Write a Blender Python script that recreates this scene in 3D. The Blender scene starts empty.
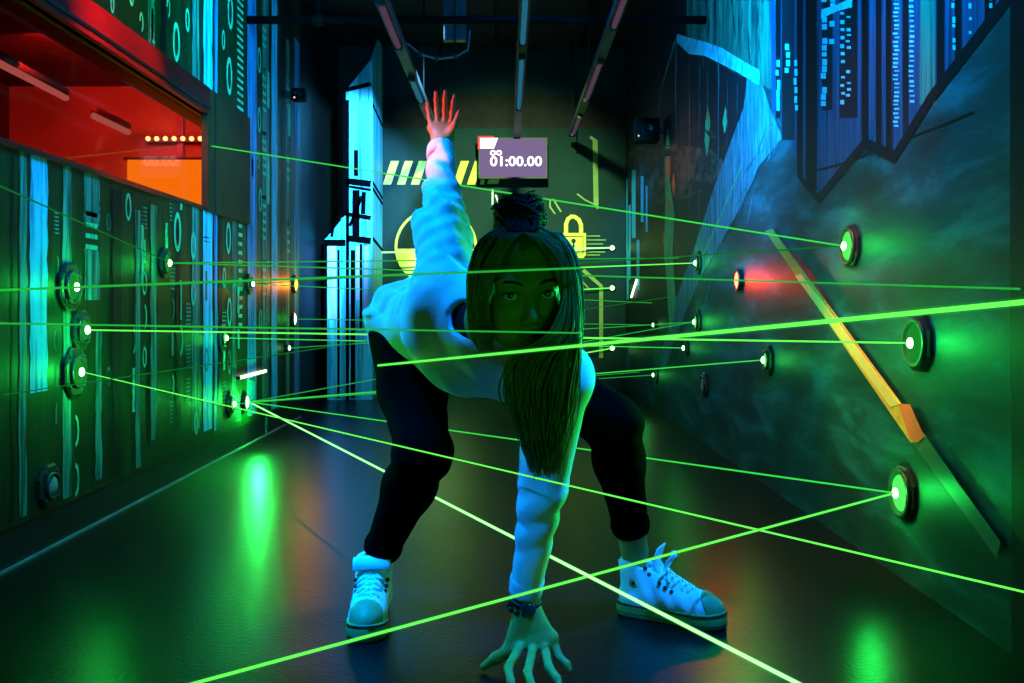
import bpy, math, random
import numpy as np
from mathutils import Vector, Matrix
random.seed(7); rng = np.random.default_rng(7)
S = bpy.context.scene
COL = S.collection
PI = math.pi

# ------------------------------------------------------------------ camera and place
F, CX, CY, H = 950.0, 507.0, 309.0, 0.72       # focal length (px of 1024), vanishing point, eye height
XL, XR, YB, ZC = -1.374, 1.054, 8.44, 3.05     # left wall, right wall, back wall, ceiling
YF = -2.2
def W(px, py, Y): return Vector(((px-CX)*Y/F, Y, H+(CY-py)*Y/F))
def LW(px, py):
    Y = F*XL/(px-CX); return Vector((XL, Y, H+(CY-py)*Y/F))
def RW(px, py):
    Y = F*XR/(px-CX); return Vector((XR, Y, H+(CY-py)*Y/F))
def BW(px, py): return W(px, py, YB)

cam = bpy.data.cameras.new('camera'); co = bpy.data.objects.new('camera', cam); COL.objects.link(co)
co.location = (0, 0, H); co.rotation_euler = (PI/2, 0, 0)
cam.sensor_width = 36; cam.lens = F/1024*36; cam.clip_start = .02
cam.shift_x = (512-CX)/1024; cam.shift_y = -(341.5-CY)/1024
S.camera = co
S.view_settings.view_transform = 'Standard'; S.view_settings.look = 'None'
S.view_settings.gamma = 1; S.view_settings.exposure = 0
try: S.view_settings.use_curve_mapping = False
except Exception: pass
w = bpy.data.worlds.new('world'); S.world = w; w.use_nodes = True
w.node_tree.nodes['Background'].inputs[0].default_value = (0, 0, 0, 1)

# ------------------------------------------------------------------ materials
def principled(name):
    m = bpy.data.materials.new(name); m.use_nodes = True
    return m, m.node_tree, m.node_tree.nodes['Principled BSDF']
def mat(name, col, rough=.6, spec=.3, metal=0, var=.25, scale=(12,12,12), bump=0, bscale=80, sheen=0):
    """plain surface: colour varied a little by noise, optional fine bump"""
    m, nt, b = principled(name); N, L = nt.nodes, nt.links
    geo = N.new('ShaderNodeNewGeometry'); mp = N.new('ShaderNodeMapping'); mp.inputs['Scale'].default_value = scale
    L.new(geo.outputs['Position'], mp.inputs['Vector'])
    nz = N.new('ShaderNodeTexNoise'); nz.inputs['Scale'].default_value = 1; nz.inputs['Detail'].default_value = 4
    L.new(mp.outputs[0], nz.inputs['Vector'])
    rp = N.new('ShaderNodeValToRGB')
    rp.color_ramp.elements[0].position = .3; rp.color_ramp.elements[1].position = .7
    rp.color_ramp.elements[0].color = tuple(c*(1-var) for c in col)+(1,)
    rp.color_ramp.elements[1].color = tuple(min(1, c*(1+var)) for c in col)+(1,)
    L.new(nz.outputs['Fac'], rp.inputs[0]); L.new(rp.outputs[0], b.inputs['Base Color'])
    b.inputs['Roughness'].default_value = rough; b.inputs['Specular IOR Level'].default_value = spec; b.inputs['Metallic'].default_value = metal
    if sheen: b.inputs['Sheen Weight'].default_value = sheen
    if bump:
        n2 = N.new('ShaderNodeTexNoise'); n2.inputs['Scale'].default_value = bscale; n2.inputs['Detail'].default_value = 3
        L.new(geo.outputs['Position'], n2.inputs['Vector'])
        bp = N.new('ShaderNodeBump'); bp.inputs['Strength'].default_value = bump; bp.inputs['Distance'].default_value = .004
        L.new(n2.outputs['Fac'], bp.inputs['Height']); L.new(bp.outputs[0], b.inputs['Normal'])
    return m
def paint(name, col, base, scale, lo=.38, hi=.55, rough=.5, rot=0):
    """brushed paint: noise stretched along the stroke lets the ground colour through"""
    m, nt, b = principled(name); N, L = nt.nodes, nt.links
    geo = N.new('ShaderNodeNewGeometry'); mp = N.new('ShaderNodeMapping'); mp.inputs['Scale'].default_value = scale
    mp.inputs['Rotation'].default_value = (rot, 0, 0)
    L.new(geo.outputs['Position'], mp.inputs['Vector'])
    nz = N.new('ShaderNodeTexNoise'); nz.inputs['Scale'].default_value = 1; nz.inputs['Detail'].default_value = 6; nz.inputs['Roughness'].default_value = .65
    L.new(mp.outputs[0], nz.inputs['Vector'])
    rp = N.new('ShaderNodeValToRGB'); e = rp.color_ramp.elements
    e[0].position, e[1].position = lo, hi; e[0].color = tuple(base)+(1,); e[1].color = tuple(col)+(1,)
    L.new(nz.outputs['Fac'], rp.inputs[0]); L.new(rp.outputs[0], b.inputs['Base Color'])
    b.inputs['Roughness'].default_value = rough; b.inputs['Specular IOR Level'].default_value = .25
    return m
def emit(name, col, strength):
    m = bpy.data.materials.new(name); m.use_nodes = True; nt = m.node_tree; nt.nodes.clear()
    o = nt.nodes.new('ShaderNodeOutputMaterial'); e = nt.nodes.new('ShaderNodeEmission')
    e.inputs[0].default_value = tuple(col)+(1,); e.inputs[1].default_value = strength
    nt.links.new(e.outputs[0], o.inputs[0]); return m

DK = (.006, .010, .012)
M = {}
M['black'] = mat('black_metal', (.01, .01, .011), .5, .3)
M['sensor'] = mat('sensor_black', (.003, .003, .003), .7, .08)
M['plate'] = mat('emitter_plate', (.014, .022, .017), .35, .5, bump=.6, bscale=60)
M['ringm'] = mat('emitter_ring', (.03, .04, .032), .35, .5, metal=.2)
M['deadlens'] = mat('unlit_lens', (.25, .32, .28), .4, .4)
M['green_lens'] = emit('green_lens', (.10, 1, .14), .95)
M['green_core'] = emit('green_core', (.55, 1, .5), 9)
M['green_soft'] = emit('green_soft', (.03, .8, .08), .32)
M['white_green'] = emit('white_green', (.7, 1, .6), 3.5)
M['red_lens'] = emit('red_lens', (1, .06, .03), 16)
M['orange_lens'] = emit('orange_lens', (1, .24, .02), 14)
M['skin'] = mat('skin', (.50, .29, .06), .5, .35, var=.08, bump=.08, bscale=300)
M['lips'] = mat('lips', (.42, .16, .14), .4, .4, var=.08)
M['eye_white'] = mat('eye_white', (.8, .8, .78), .15, .6, var=.02)
M['iris'] = mat('iris', (.06, .05, .04), .1, .6, var=.2)
M['nail'] = mat('nail', (.6, .42, .36), .25, .5, var=.05)
M['hair'] = mat('hair', (.24, .16, .03), .5, .18, var=.45, scale=(60, 60, 14))
M['hair_dark'] = mat('hair_dark', (.018, .012, .006), .6, .12, var=.4, scale=(60, 60, 20))
M['shirt'] = mat('shirt_cloth', (.70, .74, .80), .85, .1, var=.06, bump=.25, bscale=220, sheen=.2)
M['rib'] = mat('ribbed_cuff', (.62, .68, .76), .9, .1, var=.06, bump=.3, bscale=300)
M['legging'] = mat('black_trousers', (.0009, .0009, .0009), .95, .015, var=.2, bump=.2, bscale=150)
M['tank'] = mat('black_vest', (.008, .008, .009), .85, .1)
M['canvas'] = mat('white_canvas', (.75, .78, .82), .85, .1, var=.05, bump=.2, bscale=500)
M['rubber'] = mat('rubber_sole', (.24, .28, .07), .5, .3, var=.08)
M['toe'] = mat('rubber_toe', (.26, .32, .13), .45, .35, var=.08)
M['lace'] = mat('lace', (.85, .87, .9), .8, .1, var=.03)
M['sole_line'] = mat('sole_line', (.01, .01, .012), .5, .3)

# ------------------------------------------------------------------ mesh builder
class MB:
    def __init__(s): s.v, s.f, s.m, s.sm = [], [], [], []
    def add(s, vs, fs, mi=0, smooth=False):
        o = len(s.v); s.v += [tuple(v) for v in vs]
        for f in fs: s.f.append([i+o for i in f]); s.m.append(mi); s.sm.append(smooth)
        return s
    def box(s, lo, hi, mi=0):
        x0, y0, z0 = lo; x1, y1, z1 = hi
        return s.add([(x0,y0,z0),(x1,y0,z0),(x1,y1,z0),(x0,y1,z0),(x0,y0,z1),(x1,y0,z1),(x1,y1,z1),(x0,y1,z1)],
                     [(0,3,2,1),(4,5,6,7),(0,1,5,4),(1,2,6,5),(2,3,7,6),(3,0,4,7)], mi)
    def prism(s, poly, d, mi=0):
        """polygon (3-D points) extruded by vector d"""
        n = len(poly); d = Vector(d); P = [Vector(p) for p in poly]
        return s.add(P+[p+d for p in P], [list(range(n))[::-1], list(range(n, 2*n))]+[(i, (i+1) % n, n+(i+1) % n, n+i) for i in range(n)], mi)
    def flat(s, poly, mi=0): return s.add(poly, [list(range(len(poly)))], mi)
    def tube(s, path, r, seg=8, mi=0, cap=True, smooth=True):
        P = [Vector(p) for p in path]; n = len(P); R = r if isinstance(r, (list, tuple)) else [r]*n
        vs, fs = [], []; t0 = (P[1]-P[0]).normalized()
        a = Vector((0, 0, 1)) if abs(t0.z) < .9 else Vector((1, 0, 0))
        u = t0.cross(a).normalized()
        for i in range(n):
            t = (P[min(i+1, n-1)]-P[max(i-1, 0)]).normalized()
            u = (u-t*u.dot(t)).normalized(); v = t.cross(u)
            for k in range(seg):
                c = 2*PI*k/seg; vs.append(P[i]+(u*math.cos(c)+v*math.sin(c))*R[i])
        for i in range(n-1):
            for k in range(seg):
                k2 = (k+1) % seg; fs.append((i*seg+k, i*seg+k2, (i+1)*seg+k2, (i+1)*seg+k))
        if cap: fs += [list(range(seg))[::-1], [(n-1)*seg+k for k in range(seg)]]
        return s.add(vs, fs, mi, smooth)
    def lathe(s, c, ax, prof, seg=24, mi=0, smooth=True):
        """profile [(radius, height)] turned about axis ax at c"""
        ax = Vector(ax).normalized(); a = Vector((0, 0, 1)) if abs(ax.z) < .9 else Vector((1, 0, 0))
        u = ax.cross(a).normalized(); v = ax.cross(u); c = Vector(c); vs, fs = [], []
        for r, h in prof:
            for k in range(seg):
                t = 2*PI*(k+.5)/seg; vs.append(c+ax*h+(u*math.cos(t)+v*math.sin(t))*max(r, 1e-5))
        for i in range(len(prof)-1):
            for k in range(seg):
                k2 = (k+1) % seg; fs.append((i*seg+k, i*seg+k2, (i+1)*seg+k2, (i+1)*seg+k))
        fs += [list(range(seg))[::-1], [(len(prof)-1)*seg+k for k in range(seg)]]
        return s.add(vs, fs, mi, smooth)
    def ball(s, c, r, seg=12, mi=0):
        r = r if isinstance(r, (tuple, list)) else (r, r, r); n = seg//2; vs, fs = [], []
        for i in range(n+1):
            a = PI*i/n
            for k in range(seg):
                b = 2*PI*k/seg
                vs.append((c[0]+r[0]*max(math.sin(a), 1e-4)*math.cos(b), c[1]+r[1]*max(math.sin(a), 1e-4)*math.sin(b), c[2]+r[2]*math.cos(a)))
        for i in range(n):
            for k in range(seg):
                k2 = (k+1) % seg; fs.append((i*seg+k, (i+1)*seg+k, (i+1)*seg+k2, i*seg+k2))
        return s.add(vs, fs, mi, True)
    def build(s, name, mats, parent=None, loc=None):
        me = bpy.data.meshes.new(name)
        vs = s.v
        if loc is not None: vs = [(a[0]-loc[0], a[1]-loc[1], a[2]-loc[2]) for a in s.v]
        me.from_pydata(vs, [], s.f)
        for m in (mats if isinstance(mats, (list, tuple)) else [mats]): me.materials.append(m)
        me.polygons.foreach_set('material_index', s.m); me.polygons.foreach_set('use_smooth', s.sm)
        me.update()
        return link(me, name, parent, loc)
def link(me, name, parent=None, loc=None):
    o = bpy.data.objects.new(name, me); COL.objects.link(o)
    if loc is not None: o.location = loc
    if parent: o.parent = parent
    return o
def part(mb, name, mats, parent):
    """part meshes are written in world coordinates; shift to the parent's origin"""
    base = Vector(parent.location); p = parent.parent
    while p: base += Vector(p.location); p = p.parent
    me_o = mb.build(name, mats); me_o.data.transform(Matrix.Translation(-base)); me_o.parent = parent
    return me_o
def tag(o, label=None, cat=None, group=None, kind=None):
    if label: o['label'] = label
    if cat: o['category'] = cat
    if group: o['group'] = group
    if kind: o['kind'] = kind
    return o
def thing(name, loc, label, cat, group=None):
    o = bpy.data.objects.new(name, None); COL.objects.link(o); o.location = loc; o.empty_display_size = .05
    return tag(o, label, cat, group)
def light(kind, loc, col, power, size=.02, target=None, spot=None, blend=.6, sy=None):
    l = bpy.data.lights.new('lamp', kind); o = bpy.data.objects.new('lamp', l); COL.objects.link(o)
    o.location = loc; l.color = col; l.energy = power
    if kind == 'AREA':
        l.size = size
        if sy: l.shape = 'RECTANGLE'; l.size_y = sy
    else: l.shadow_soft_size = size
    if kind == 'SPOT': l.spot_size = spot; l.spot_blend = blend
    if target is not None: o.rotation_euler = (Vector(target)-Vector(loc)).to_track_quat('-Z', 'Y').to_euler()
    return o
def text_polys(body, size, bold=.0):
    """flat outlined lettering as (verts, faces) in the XY plane"""
    c = bpy.data.curves.new('lettering', 'FONT'); c.body = body; c.size = size; c.offset = bold; c.resolution_u = 3
    o = bpy.data.objects.new('lettering', c); COL.objects.link(o)
    bpy.context.view_layer.update()
    me = bpy.data.meshes.new_from_object(o.evaluated_get(bpy.context.evaluated_depsgraph_get()))
    vs = [tuple(v.co) for v in me.vertices]; fs = [list(p.vertices) for p in me.polygons]
    bpy.data.objects.remove(o); bpy.data.curves.remove(c); bpy.data.meshes.remove(me)
    return vs, fs

# ------------------------------------------------------------------ the setting
# floor: near-black glossy sheet with a fine orange-peel
m, nt, b = principled('floor_gloss'); N, L = nt.nodes, nt.links
geo = N.new('ShaderNodeNewGeometry')
n1 = N.new('ShaderNodeTexNoise'); n1.inputs['Scale'].default_value = 3; n1.inputs['Detail'].default_value = 8
n2 = N.new('ShaderNodeTexNoise'); n2.inputs['Scale'].default_value = 90; n2.inputs['Detail'].default_value = 2
for n in (n1, n2): L.new(geo.outputs['Position'], n.inputs['Vector'])
rp = N.new('ShaderNodeValToRGB'); e = rp.color_ramp.elements
e[0].position, e[1].position = .35, .75; e[0].color = (.003, .0035, .004, 1); e[1].color = (.006, .0065, .007, 1)
L.new(n1.outputs['Fac'], rp.inputs[0]); L.new(rp.outputs[0], b.inputs['Base Color'])
mr = N.new('ShaderNodeMapRange'); mr.inputs[3].default_value = .27; mr.inputs[4].default_value = .30
L.new(n1.outputs['Fac'], mr.inputs[0]); L.new(mr.outputs[0], b.inputs['Roughness'])
bp = N.new('ShaderNodeBump'); bp.inputs['Strength'].default_value = .30; bp.inputs['Distance'].default_value = .003
L.new(n2.outputs['Fac'], bp.inputs['Height']); L.new(bp.outputs[0], b.inputs['Normal'])
b.inputs['Specular IOR Level'].default_value = .19
M['floor'] = m
tag(MB().box((-3.2, YF-.2, -.1), (XR+.2, YB+.2, 0)).build('floor', M['floor']), 'glossy near-black floor of the laser corridor', 'floor', kind='structure')
M['ceil'] = mat('ceiling_board', (.012, .014, .016), .8, .2, var=.4, scale=(3, 3, 3))
cb = MB().box((-3.2, YF-.2, ZC), (XR+.2, YB+.2, ZC+.1), 0)
for (x0, y0, x1, y1, d) in ((.1, 6.6, .62, 8.3, .06), (-.62, 7.0, -.1, 8.3, .04)): cb.box((x0, y0, ZC-d), (x1, y1, ZC+.01), 0)
tag(cb.build('ceiling', M['ceil']), 'black painted ceiling above the corridor', 'ceiling', kind='structure')

# ---- left wall: mural of code columns on dark board, long red window cut in
WY0, WY1, WZ0, WZ1, WZT = .6, 4.31, 1.178, 1.605, 1.727
YE = 6.32                                        # where the left wall ends before the dark recess
base_l = (.010, .022, .018)
LM = [paint('mural_ground', (.004, .048, .010), (.002, .015, .004), (20, 34, 3.0), .36, .64, .45),
      paint('cyan_stroke', (.06, .75, .95), (.01, .18, .30), (30, 34, 2.2), .36, .56),
      paint('blue_stroke', (.05, .42, .80), (.01, .08, .18), (30, 40, 2.0), .40, .62),
      paint('green_glyph', (.10, .75, .36), (.02, .22, .11), (40, 50, 14), .30, .52),
      paint('pale_green_stroke', (.14, .50, .34), (.012, .07, .045), (30, 44, 2.4), .42, .66),
      paint('dark_stroke_and_recess', (.0015, .002, .002), (.004, .010, .009), (30, 30, 2), .4, .6)]
lw = MB()
T = .12
lw.box((XL-T, YF, .114), (XL, YE, WZ0)); lw.box((XL-T, YF, WZ1), (XL, YE, ZC))
lw.box((XL-T, YF, WZ0), (XL, WY0, WZ1)); lw.box((XL-T, WY1+.55, WZ0), (XL, YE, WZ1))
lw.box((-2.9, YE-.1, 0), (XL-T, YE, ZC), 5); lw.box((-1.62, YE, 0), (-1.50, YB, ZC), 5)  # near-black wall puts the darkness of the recess into its colour
lay = [0]
def lstripe(x0, x1, y0, y1, mi, jag=0):
    lay[0] += 1; e = .0012+.0002*(lay[0] % 8)
    a0, a1 = LW(x0, CY).y, LW(x1, CY).y; ym = LW((x0+x1)/2, CY).y
    z0, z1 = H+(CY-y0)*ym/F, H+(CY-y1)*ym/F
    z0, z1 = min(z0, ZC-.02), max(z1, .13)
    if min(a0, a1) < 5.02:                       # keep the strokes off the window and its frame
        if z0 > WZT and z1 < WZT: lquad(a0, a1, z0, WZT, mi, jag, e)
        if z0 > WZ0-.012: z0 = WZ0-.012 if z1 < WZT else z0
        if z1 > WZ0-.012 and z1 < WZT: return
    if z0 > z1: lquad(a0, a1, z0, z1, mi, jag, e)
def lquad(a0, a1, z0, z1, mi, jag, e):
    n = 14; pts = []
    for i in range(n+1): pts.append((XL+e, a0+random.uniform(-1, 1)*jag, z1+(z0-z1)*i/n))
    for i in range(n, -1, -1): pts.append((XL+e, a1+random.uniform(-1, 1)*jag, z1+(z0-z1)*i/n))
    vs = pts; k = 2*(n+1)
    lw.add(vs, [(i, k-1-i, k-2-i, i+1) for i in range(n)], mi)
def lring(px, py, hpx, mi=3, th=.30, arc=(0, 2*PI), wr=.52):
    lay[0] += 1; e = .0012+.0002*(lay[0] % 8)
    c = LW(px, py); hz = hpx*c.y/F; hy = hz*wr; n = 20; vs = []
    if c.y < 5.02 and c.z+hz > WZ0-.012 and c.z-hz < WZT: return
    for i in range(n+1):
        a = arc[0]+(arc[1]-arc[0])*i/n
        for q in (1, 1-th*(1.5 if False else 1)):
            qy = 1-(1-q)*1.6
            vs.append((XL+e, c.y+hy*qy*math.cos(a), c.z+hz*q*math.sin(a)))
    lw.add(vs, [(2*i, 2*i+1, 2*i+3, 2*i+2) for i in range(n)], mi)
def lbar(px, py, hpx, wpx=2.4, mi=3): lstripe(px-wpx/2, px+wpx/2, py-hpx, py+hpx, mi, .004)
def lladder(px, y0, y1, step, wpx, mi=3):
    y = y0
    while y < y1:
        lstripe(px-wpx/2, px+wpx/2, y, y+step*.42, mi, .002); y += step
# long strokes
for a in ((30, 47, 140, 392, 1), (19, 26, 150, 520, 4), (62, 71, 165, 500, 4), (203, 212, -60, 430, 1), (214, 217, -60, 430, 2),
          (247, 256, -60, 415, 2), (271, 277, -60, 415, 1), (294, 299, 40, 415, 2), (192, 199, -60, 430, 4), (148, 154, -60, 130, 4),
          (135, 140, 210, 470, 4), (84, 99, 150, 225, 4), (84, 99, 250, 300, 4), (95, 101, 330, 480, 4), (150, 156, 205, 440, 4),
          (11, 14, 150, 560, 5), (160, 166, -60, 120, 5), (262, 268, -60, 410, 4), (281, 291, -60, 410, 5), (286, 289, 40, 400, 4),
          (218, 222, 110, 420, 5), (176, 180, 215, 430, 5), (112, 121, 190, 500, 5), (232, 236, 215, 410, 4)):
    lstripe(*a, jag=.006)
# zeros, ones and ladders
for a in ((66, 215, 16), (128, 207, 14), (193, 246, 14), (193, 293, 13), (228, 238, 16), (229, 312, 15), (177, 232, 20), (75, 480, 17, 3, .28, (-PI/2, PI/2)),
          (75, 431, 16, 3, .28, (-PI/2, PI/2)), (196, 423, 12), (176, 42, 20), (229, 76, 19), (230, 12, 18), (124, 20, 13), (131, -6, 12),
          (180, 340, 16, 3, .28, (-PI/2, PI/2)), (133, 340, 14, 3, .28, (-PI/2, PI/2)), (196, 352, 12, 4), (229, 362, 12, 4), (259, 60, 13), (259, 120, 13),
          (260, 200, 12), (260, 320, 11), (284, 180, 10, 4), (284, 240, 10, 4), (127, 168, 12), (163, 200, 13, 3, .28, (-PI/2, PI/2))):
    lring(*a)
for a in ((142, 255, 30), (166, 245, 22), (180, 300, 20), (133, 390, 22), (178, 395, 26), (181, 180, 30, 2), (152, 30, 22), (268, 90, 18), (268, 180, 24), (289, 120, 16), (225, 195, 10)):
    lbar(*a)
for a in ((240, -40, 112, 7, 6), (240, 215, 330, 9, 4), (91, 190, 300, 11, 12), (264, 20, 300, 8, 3.4), (153, 40, 60, 9, 3), (288, 60, 260, 9, 2.6)):
    lladder(*a)
for px in (56, 108, 144, 172, 188, 206, 224, 238, 252, 266):
    y = random.uniform(150, 190)
    while y < 430:
        if random.random() < .6:
            k_ = random.random()
            if k_ < .45: lring(px, y, random.uniform(8, 13), random.choice((3, 4, 4)), .3, (0, 2*PI) if random.random() < .6 else (-PI/2, PI/2))
            elif k_ < .75: lbar(px, y, random.uniform(8, 16), 2, random.choice((3, 4)))
            else: lladder(px, y-10, y+12, 4, 5, 4)
        y += random.uniform(26, 44)
for px, y, h_ in ((112, 4, 9), (141, 22, 10), (160, 60, 11), (186, 70, 10), (187, 20, 12), (223, 40, 10), (236, 140, 9), (258, 160, 9), (168, 8, 10), (206, 100, 9)):
    lring(px, y, h_, 3, .32, random.choice(((0, 2*PI), (-PI/2, PI), (0, 2*PI))))
tag(lw.build('wall_left', LM), 'dark left wall painted with columns of green digits and cyan stripes', 'wall', kind='structure')
bb = MB().box((XL-.12, YF, 0), (XL-.004, YE, .114), 0).box((XL-.004, YF, 0), (XL+.006, YE, .006), 1)
M['edge_strip'] = mat('edge_strip', (.28, .34, .32), .35, .5, metal=.4)
tag(bb.build('baseboard_left', [M['black'], M['edge_strip']]), 'black skirting with a thin metal edge strip along the left wall', 'baseboard', kind='structure')

# ---- window in the left wall and the booth behind it
M['red_frame'] = mat('red_frame', (.42, .005, .004), .4, .4, var=.3, scale=(2, 4, 6))
M['jamb'] = mat('olive_board', (.16, .022, .004), .55, .3, var=.4, scale=(4, 4, 4))
fr = MB()
fr.box((XL-.02, WY0-.1, WZ1), (XL+.020, WY1+.02, WZT), 0)
fr.box((XL+.020, WY0-.1, WZ1+.022), (XL+.026, WY1+.02, WZ1+.032), 1)
fr.box((XL-.02, WY0-.1, WZ0-.012), (XL+.010, WY1+.02, WZ0+.006), 0)
fr.box((XL-.012, WY1, WZ0-.012), (XL+.018, 5.02, WZT), 2)
fr.box((XL+.018, WY1+.10, WZ0-.012), (XL+.021, WY1+.115, WZT), 1)
win = tag(fr.build('window_1', [M['red_frame'], M['black'], M['jamb']]), 'long red tinted booth window with red top frame in the left wall', 'window', kind='structure')
m = bpy.data.materials.new('red_acrylic'); m.use_nodes = True; nt = m.node_tree; nt.nodes.clear(); N, L = nt.nodes, nt.links
o = N.new('ShaderNodeOutputMaterial'); t = N.new('ShaderNodeBsdfTransparent'); t.inputs[0].default_value = (1, .45, .36, 1)
g = N.new('ShaderNodeBsdfGlossy'); g.inputs['Roughness'].default_value = .03; g.inputs['Color'].default_value = (1, 1, 1, 1)
mx = N.new('ShaderNodeMixShader'); mx.inputs[0].default_value = .045
L.new(t.outputs[0], mx.inputs[1]); L.new(g.outputs[0], mx.inputs[2]); L.new(mx.outputs[0], o.inputs[0])
tag(MB().box((XL-.05, WY0, WZ0), (XL-.042, WY1+.5, WZ1)).build('pane', m, win), 'red see-through pane')
M['booth'] = mat('booth_wall', (.50, .30, .28), .7, .2, var=.2, scale=(2, 2, 2))
M['booth_dark'] = mat('booth_dark', (.10, .04, .04), .7, .2, var=.3, scale=(3, 3, 3))
bt = MB()
bt.box((-2.75, 5.25, .6), (XL-T, 5.35, 2.05), 0); bt.box((-2.85, WY0-.2, .6), (-2.75, 5.35, 2.05), 1)
bt.box((-2.85, WY0-.2, 1.95), (XL-T, 5.35, 2.05), 1); bt.box((-2.85, WY0-.2, .6), (XL-T, 5.35, .7), 1); bt.box((-2.85, WY0-.3, .6), (XL-T, WY0-.2, 2.05), 1)
tag(bt.build('wall_booth', [M['booth'], M['booth_dark']]), 'walls of the red lit booth behind the window', 'wall', kind='structure')
# booth contents
oc = W(174, 184, 5.22)
op = thing('counter_panel', (oc.x, 5.2, 1.25), 'glowing orange panel low at the far end of the booth', 'panel')
a, c_ = W(128, 160, 5.2), W(207, 214, 5.2)
part(MB().box((a.x, 5.19, c_.z), (c_.x+.05, 5.245, a.z)), 'panel_face', emit('orange_glow', (1, .80, .02), 1.0), op)
part(MB().box((a.x-.02, 5.185, a.z), (c_.x+.05, 5.245, a.z+.012)), 'top_rail', M['booth_dark'], op)
led = thing('led_strip', W(174, 138, 5.2), 'row of seven small bright bulbs inside the red window', 'lights')
part(MB().box(W(145, 142, 5.2)+Vector((0, .0, 0)), W(207, 136, 5.2)+Vector((0, .04, 0))), 'strip', M['booth_dark'], led)
for i in range(7):
    c = W(148+i*8.7, 138.6, 5.18)
    if i == 0: bulb0 = part(MB().ball(c, .013), 'bulb', emit('bulb_glow', (1, .9, .4), 8), led)
    if i:
        d = bulb0.copy(); COL.objects.link(d); d.parent = led; d.location = (c-W(148, 138.6, 5.18))
tb = emit('booth_tube_glow', (.75, .7, .9), .5)
for (p0, p1, lab) in ((W(-30, 48, 3.6), W(66, 98, 4.9), 'long pale tube lamp on the booth ceiling at the near end'), (W(94, 116, 4.5), W(128, 132, 5.1), 'short pale tube lamp deeper in the booth')):
    t = thing('tube_lamp', p0, lab, 'lamp', 'tube lamps in the booth')
    part(MB().tube([p0, p1], .016, 10), 'tube', tb, t); part(MB().tube([p0+Vector((0, 0, .03)), p1+Vector((0, 0, .03))], .02, 6), 'housing', M['booth_dark'], t)
pl = thing('wall_post', W(180, 160, 5.2), 'narrow violet post on the booth end wall', 'post')
part(MB().box(W(177, 160, 5.22), W(183, 114, 5.22)+Vector((0, .02, 0))), 'post', mat('violet', (.5, .2, .6), .6, .2), pl)
part(MB().box(W(176, 162, 5.215), W(184, 159, 5.215)+Vector((0, .03, 0))), 'base', M['booth_dark'], pl)

# ---- right wall: brushed cavern mural with city above
def rough_mix(name, c1, c2, c3, scale, rot):
    m, nt, b = principled(name); N, L = nt.nodes, nt.links
    geo = N.new('ShaderNodeNewGeometry'); mp = N.new('ShaderNodeMapping'); mp.inputs['Scale'].default_value = scale; mp.inputs['Rotation'].default_value = (rot, 0, 0)
    L.new(geo.outputs['Position'], mp.inputs['Vector'])
    nz = N.new('ShaderNodeTexNoise'); nz.inputs['Scale'].default_value = 1; nz.inputs['Detail'].default_value = 7; nz.inputs['Roughness'].default_value = .6; nz.inputs['Distortion'].default_value = .4
    L.new(mp.outputs[0], nz.inputs['Vector'])
    rp = N.new('ShaderNodeValToRGB'); e = rp.color_ramp.elements; e[0].position, e[1].position = .36, .66
    e[0].color = c1+(1,); e[1].color = c3+(1,); q = e.new(.52); q.color = c2+(1,)
    L.new(nz.outputs['Fac'], rp.inputs[0]); L.new(rp.outputs[0], b.inputs['Base Color'])
    b.inputs['Roughness'].default_value = .5; b.inputs['Specular IOR Level'].default_value = .3
    bp = N.new('ShaderNodeBump'); bp.inputs['Strength'].default_value = .15; bp.inputs['Distance'].default_value = .01
    L.new(nz.outputs['Fac'], bp.inputs['Height']); L.new(bp.outputs[0], b.inputs['Normal'])
    return m
RM = [rough_mix('cavern_ground', (.002, .024, .026), (.003, .060, .07), (.012, .15, .20), (4, 2.2, 9), .45),
      mat('mural_black', (.003, .004, .006), .5, .3, var=.4, scale=(6, 20, 3)),
      paint('city_blue', (.012, .11, .26), (.003, .018, .05), (20, 60, 1.6), .36, .62),
      paint('window_cyan', (.08, .70, .95), (.01, .16, .30), (40, 60, 30), .25, .48),
      paint('drip_cyan', (.07, .34, .46), (.008, .07, .11), (10, 30, 4), .36, .64, rot=.5),
      paint('arch_cyan', (.10, .78, .95), (.03, .34, .50), (20, 26, 12), .34, .56),
      paint('flame_green', (.10, .62, .26), (.02, .20, .09), (20, 40, 5), .3, .55),
      paint('flame_orange', (.9, .20, .06), (.45, .07, .03), (30, 40, 10), .3, .5),
      paint('sky_green', (.05, .30, .20), (.008, .05, .05), (6, 14, 2.4), .38, .66),
      paint('hill_brown', (.16, .12, .10), (.012, .02, .024), (8, 5, 14), .42, .66),
      paint('pale_line', (.12, .26, .34), (.01, .03, .05), (30, 60, 3), .36, .6),
      paint('city_green', (.05, .36, .26), (.012, .10, .10), (20, 60, 1.6), .36, .6),
      mat('cave_dark', (.006, .012, .018), .5, .3, var=.5, scale=(6, 12, 3)),
      paint('stroke_light', (.010, .12, .16), (.003, .06, .07), (8, 20, 30), .40, .62), paint('stroke_dark', (.002, .034, .038), (.003, .05, .06), (8, 20, 30), .40, .62)]
YR0 = 1.985
rw = MB()
rw.box((XR, YR0, 0), (XR+.12, YB, ZC), 0); rw.box((XR, YF, 0), (XR+.12, YR0, ZC), 1)
rw.box((XR-.003, YR0-.09, .55), (XR, YR0, ZC), 1)
rl = [0]
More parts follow.
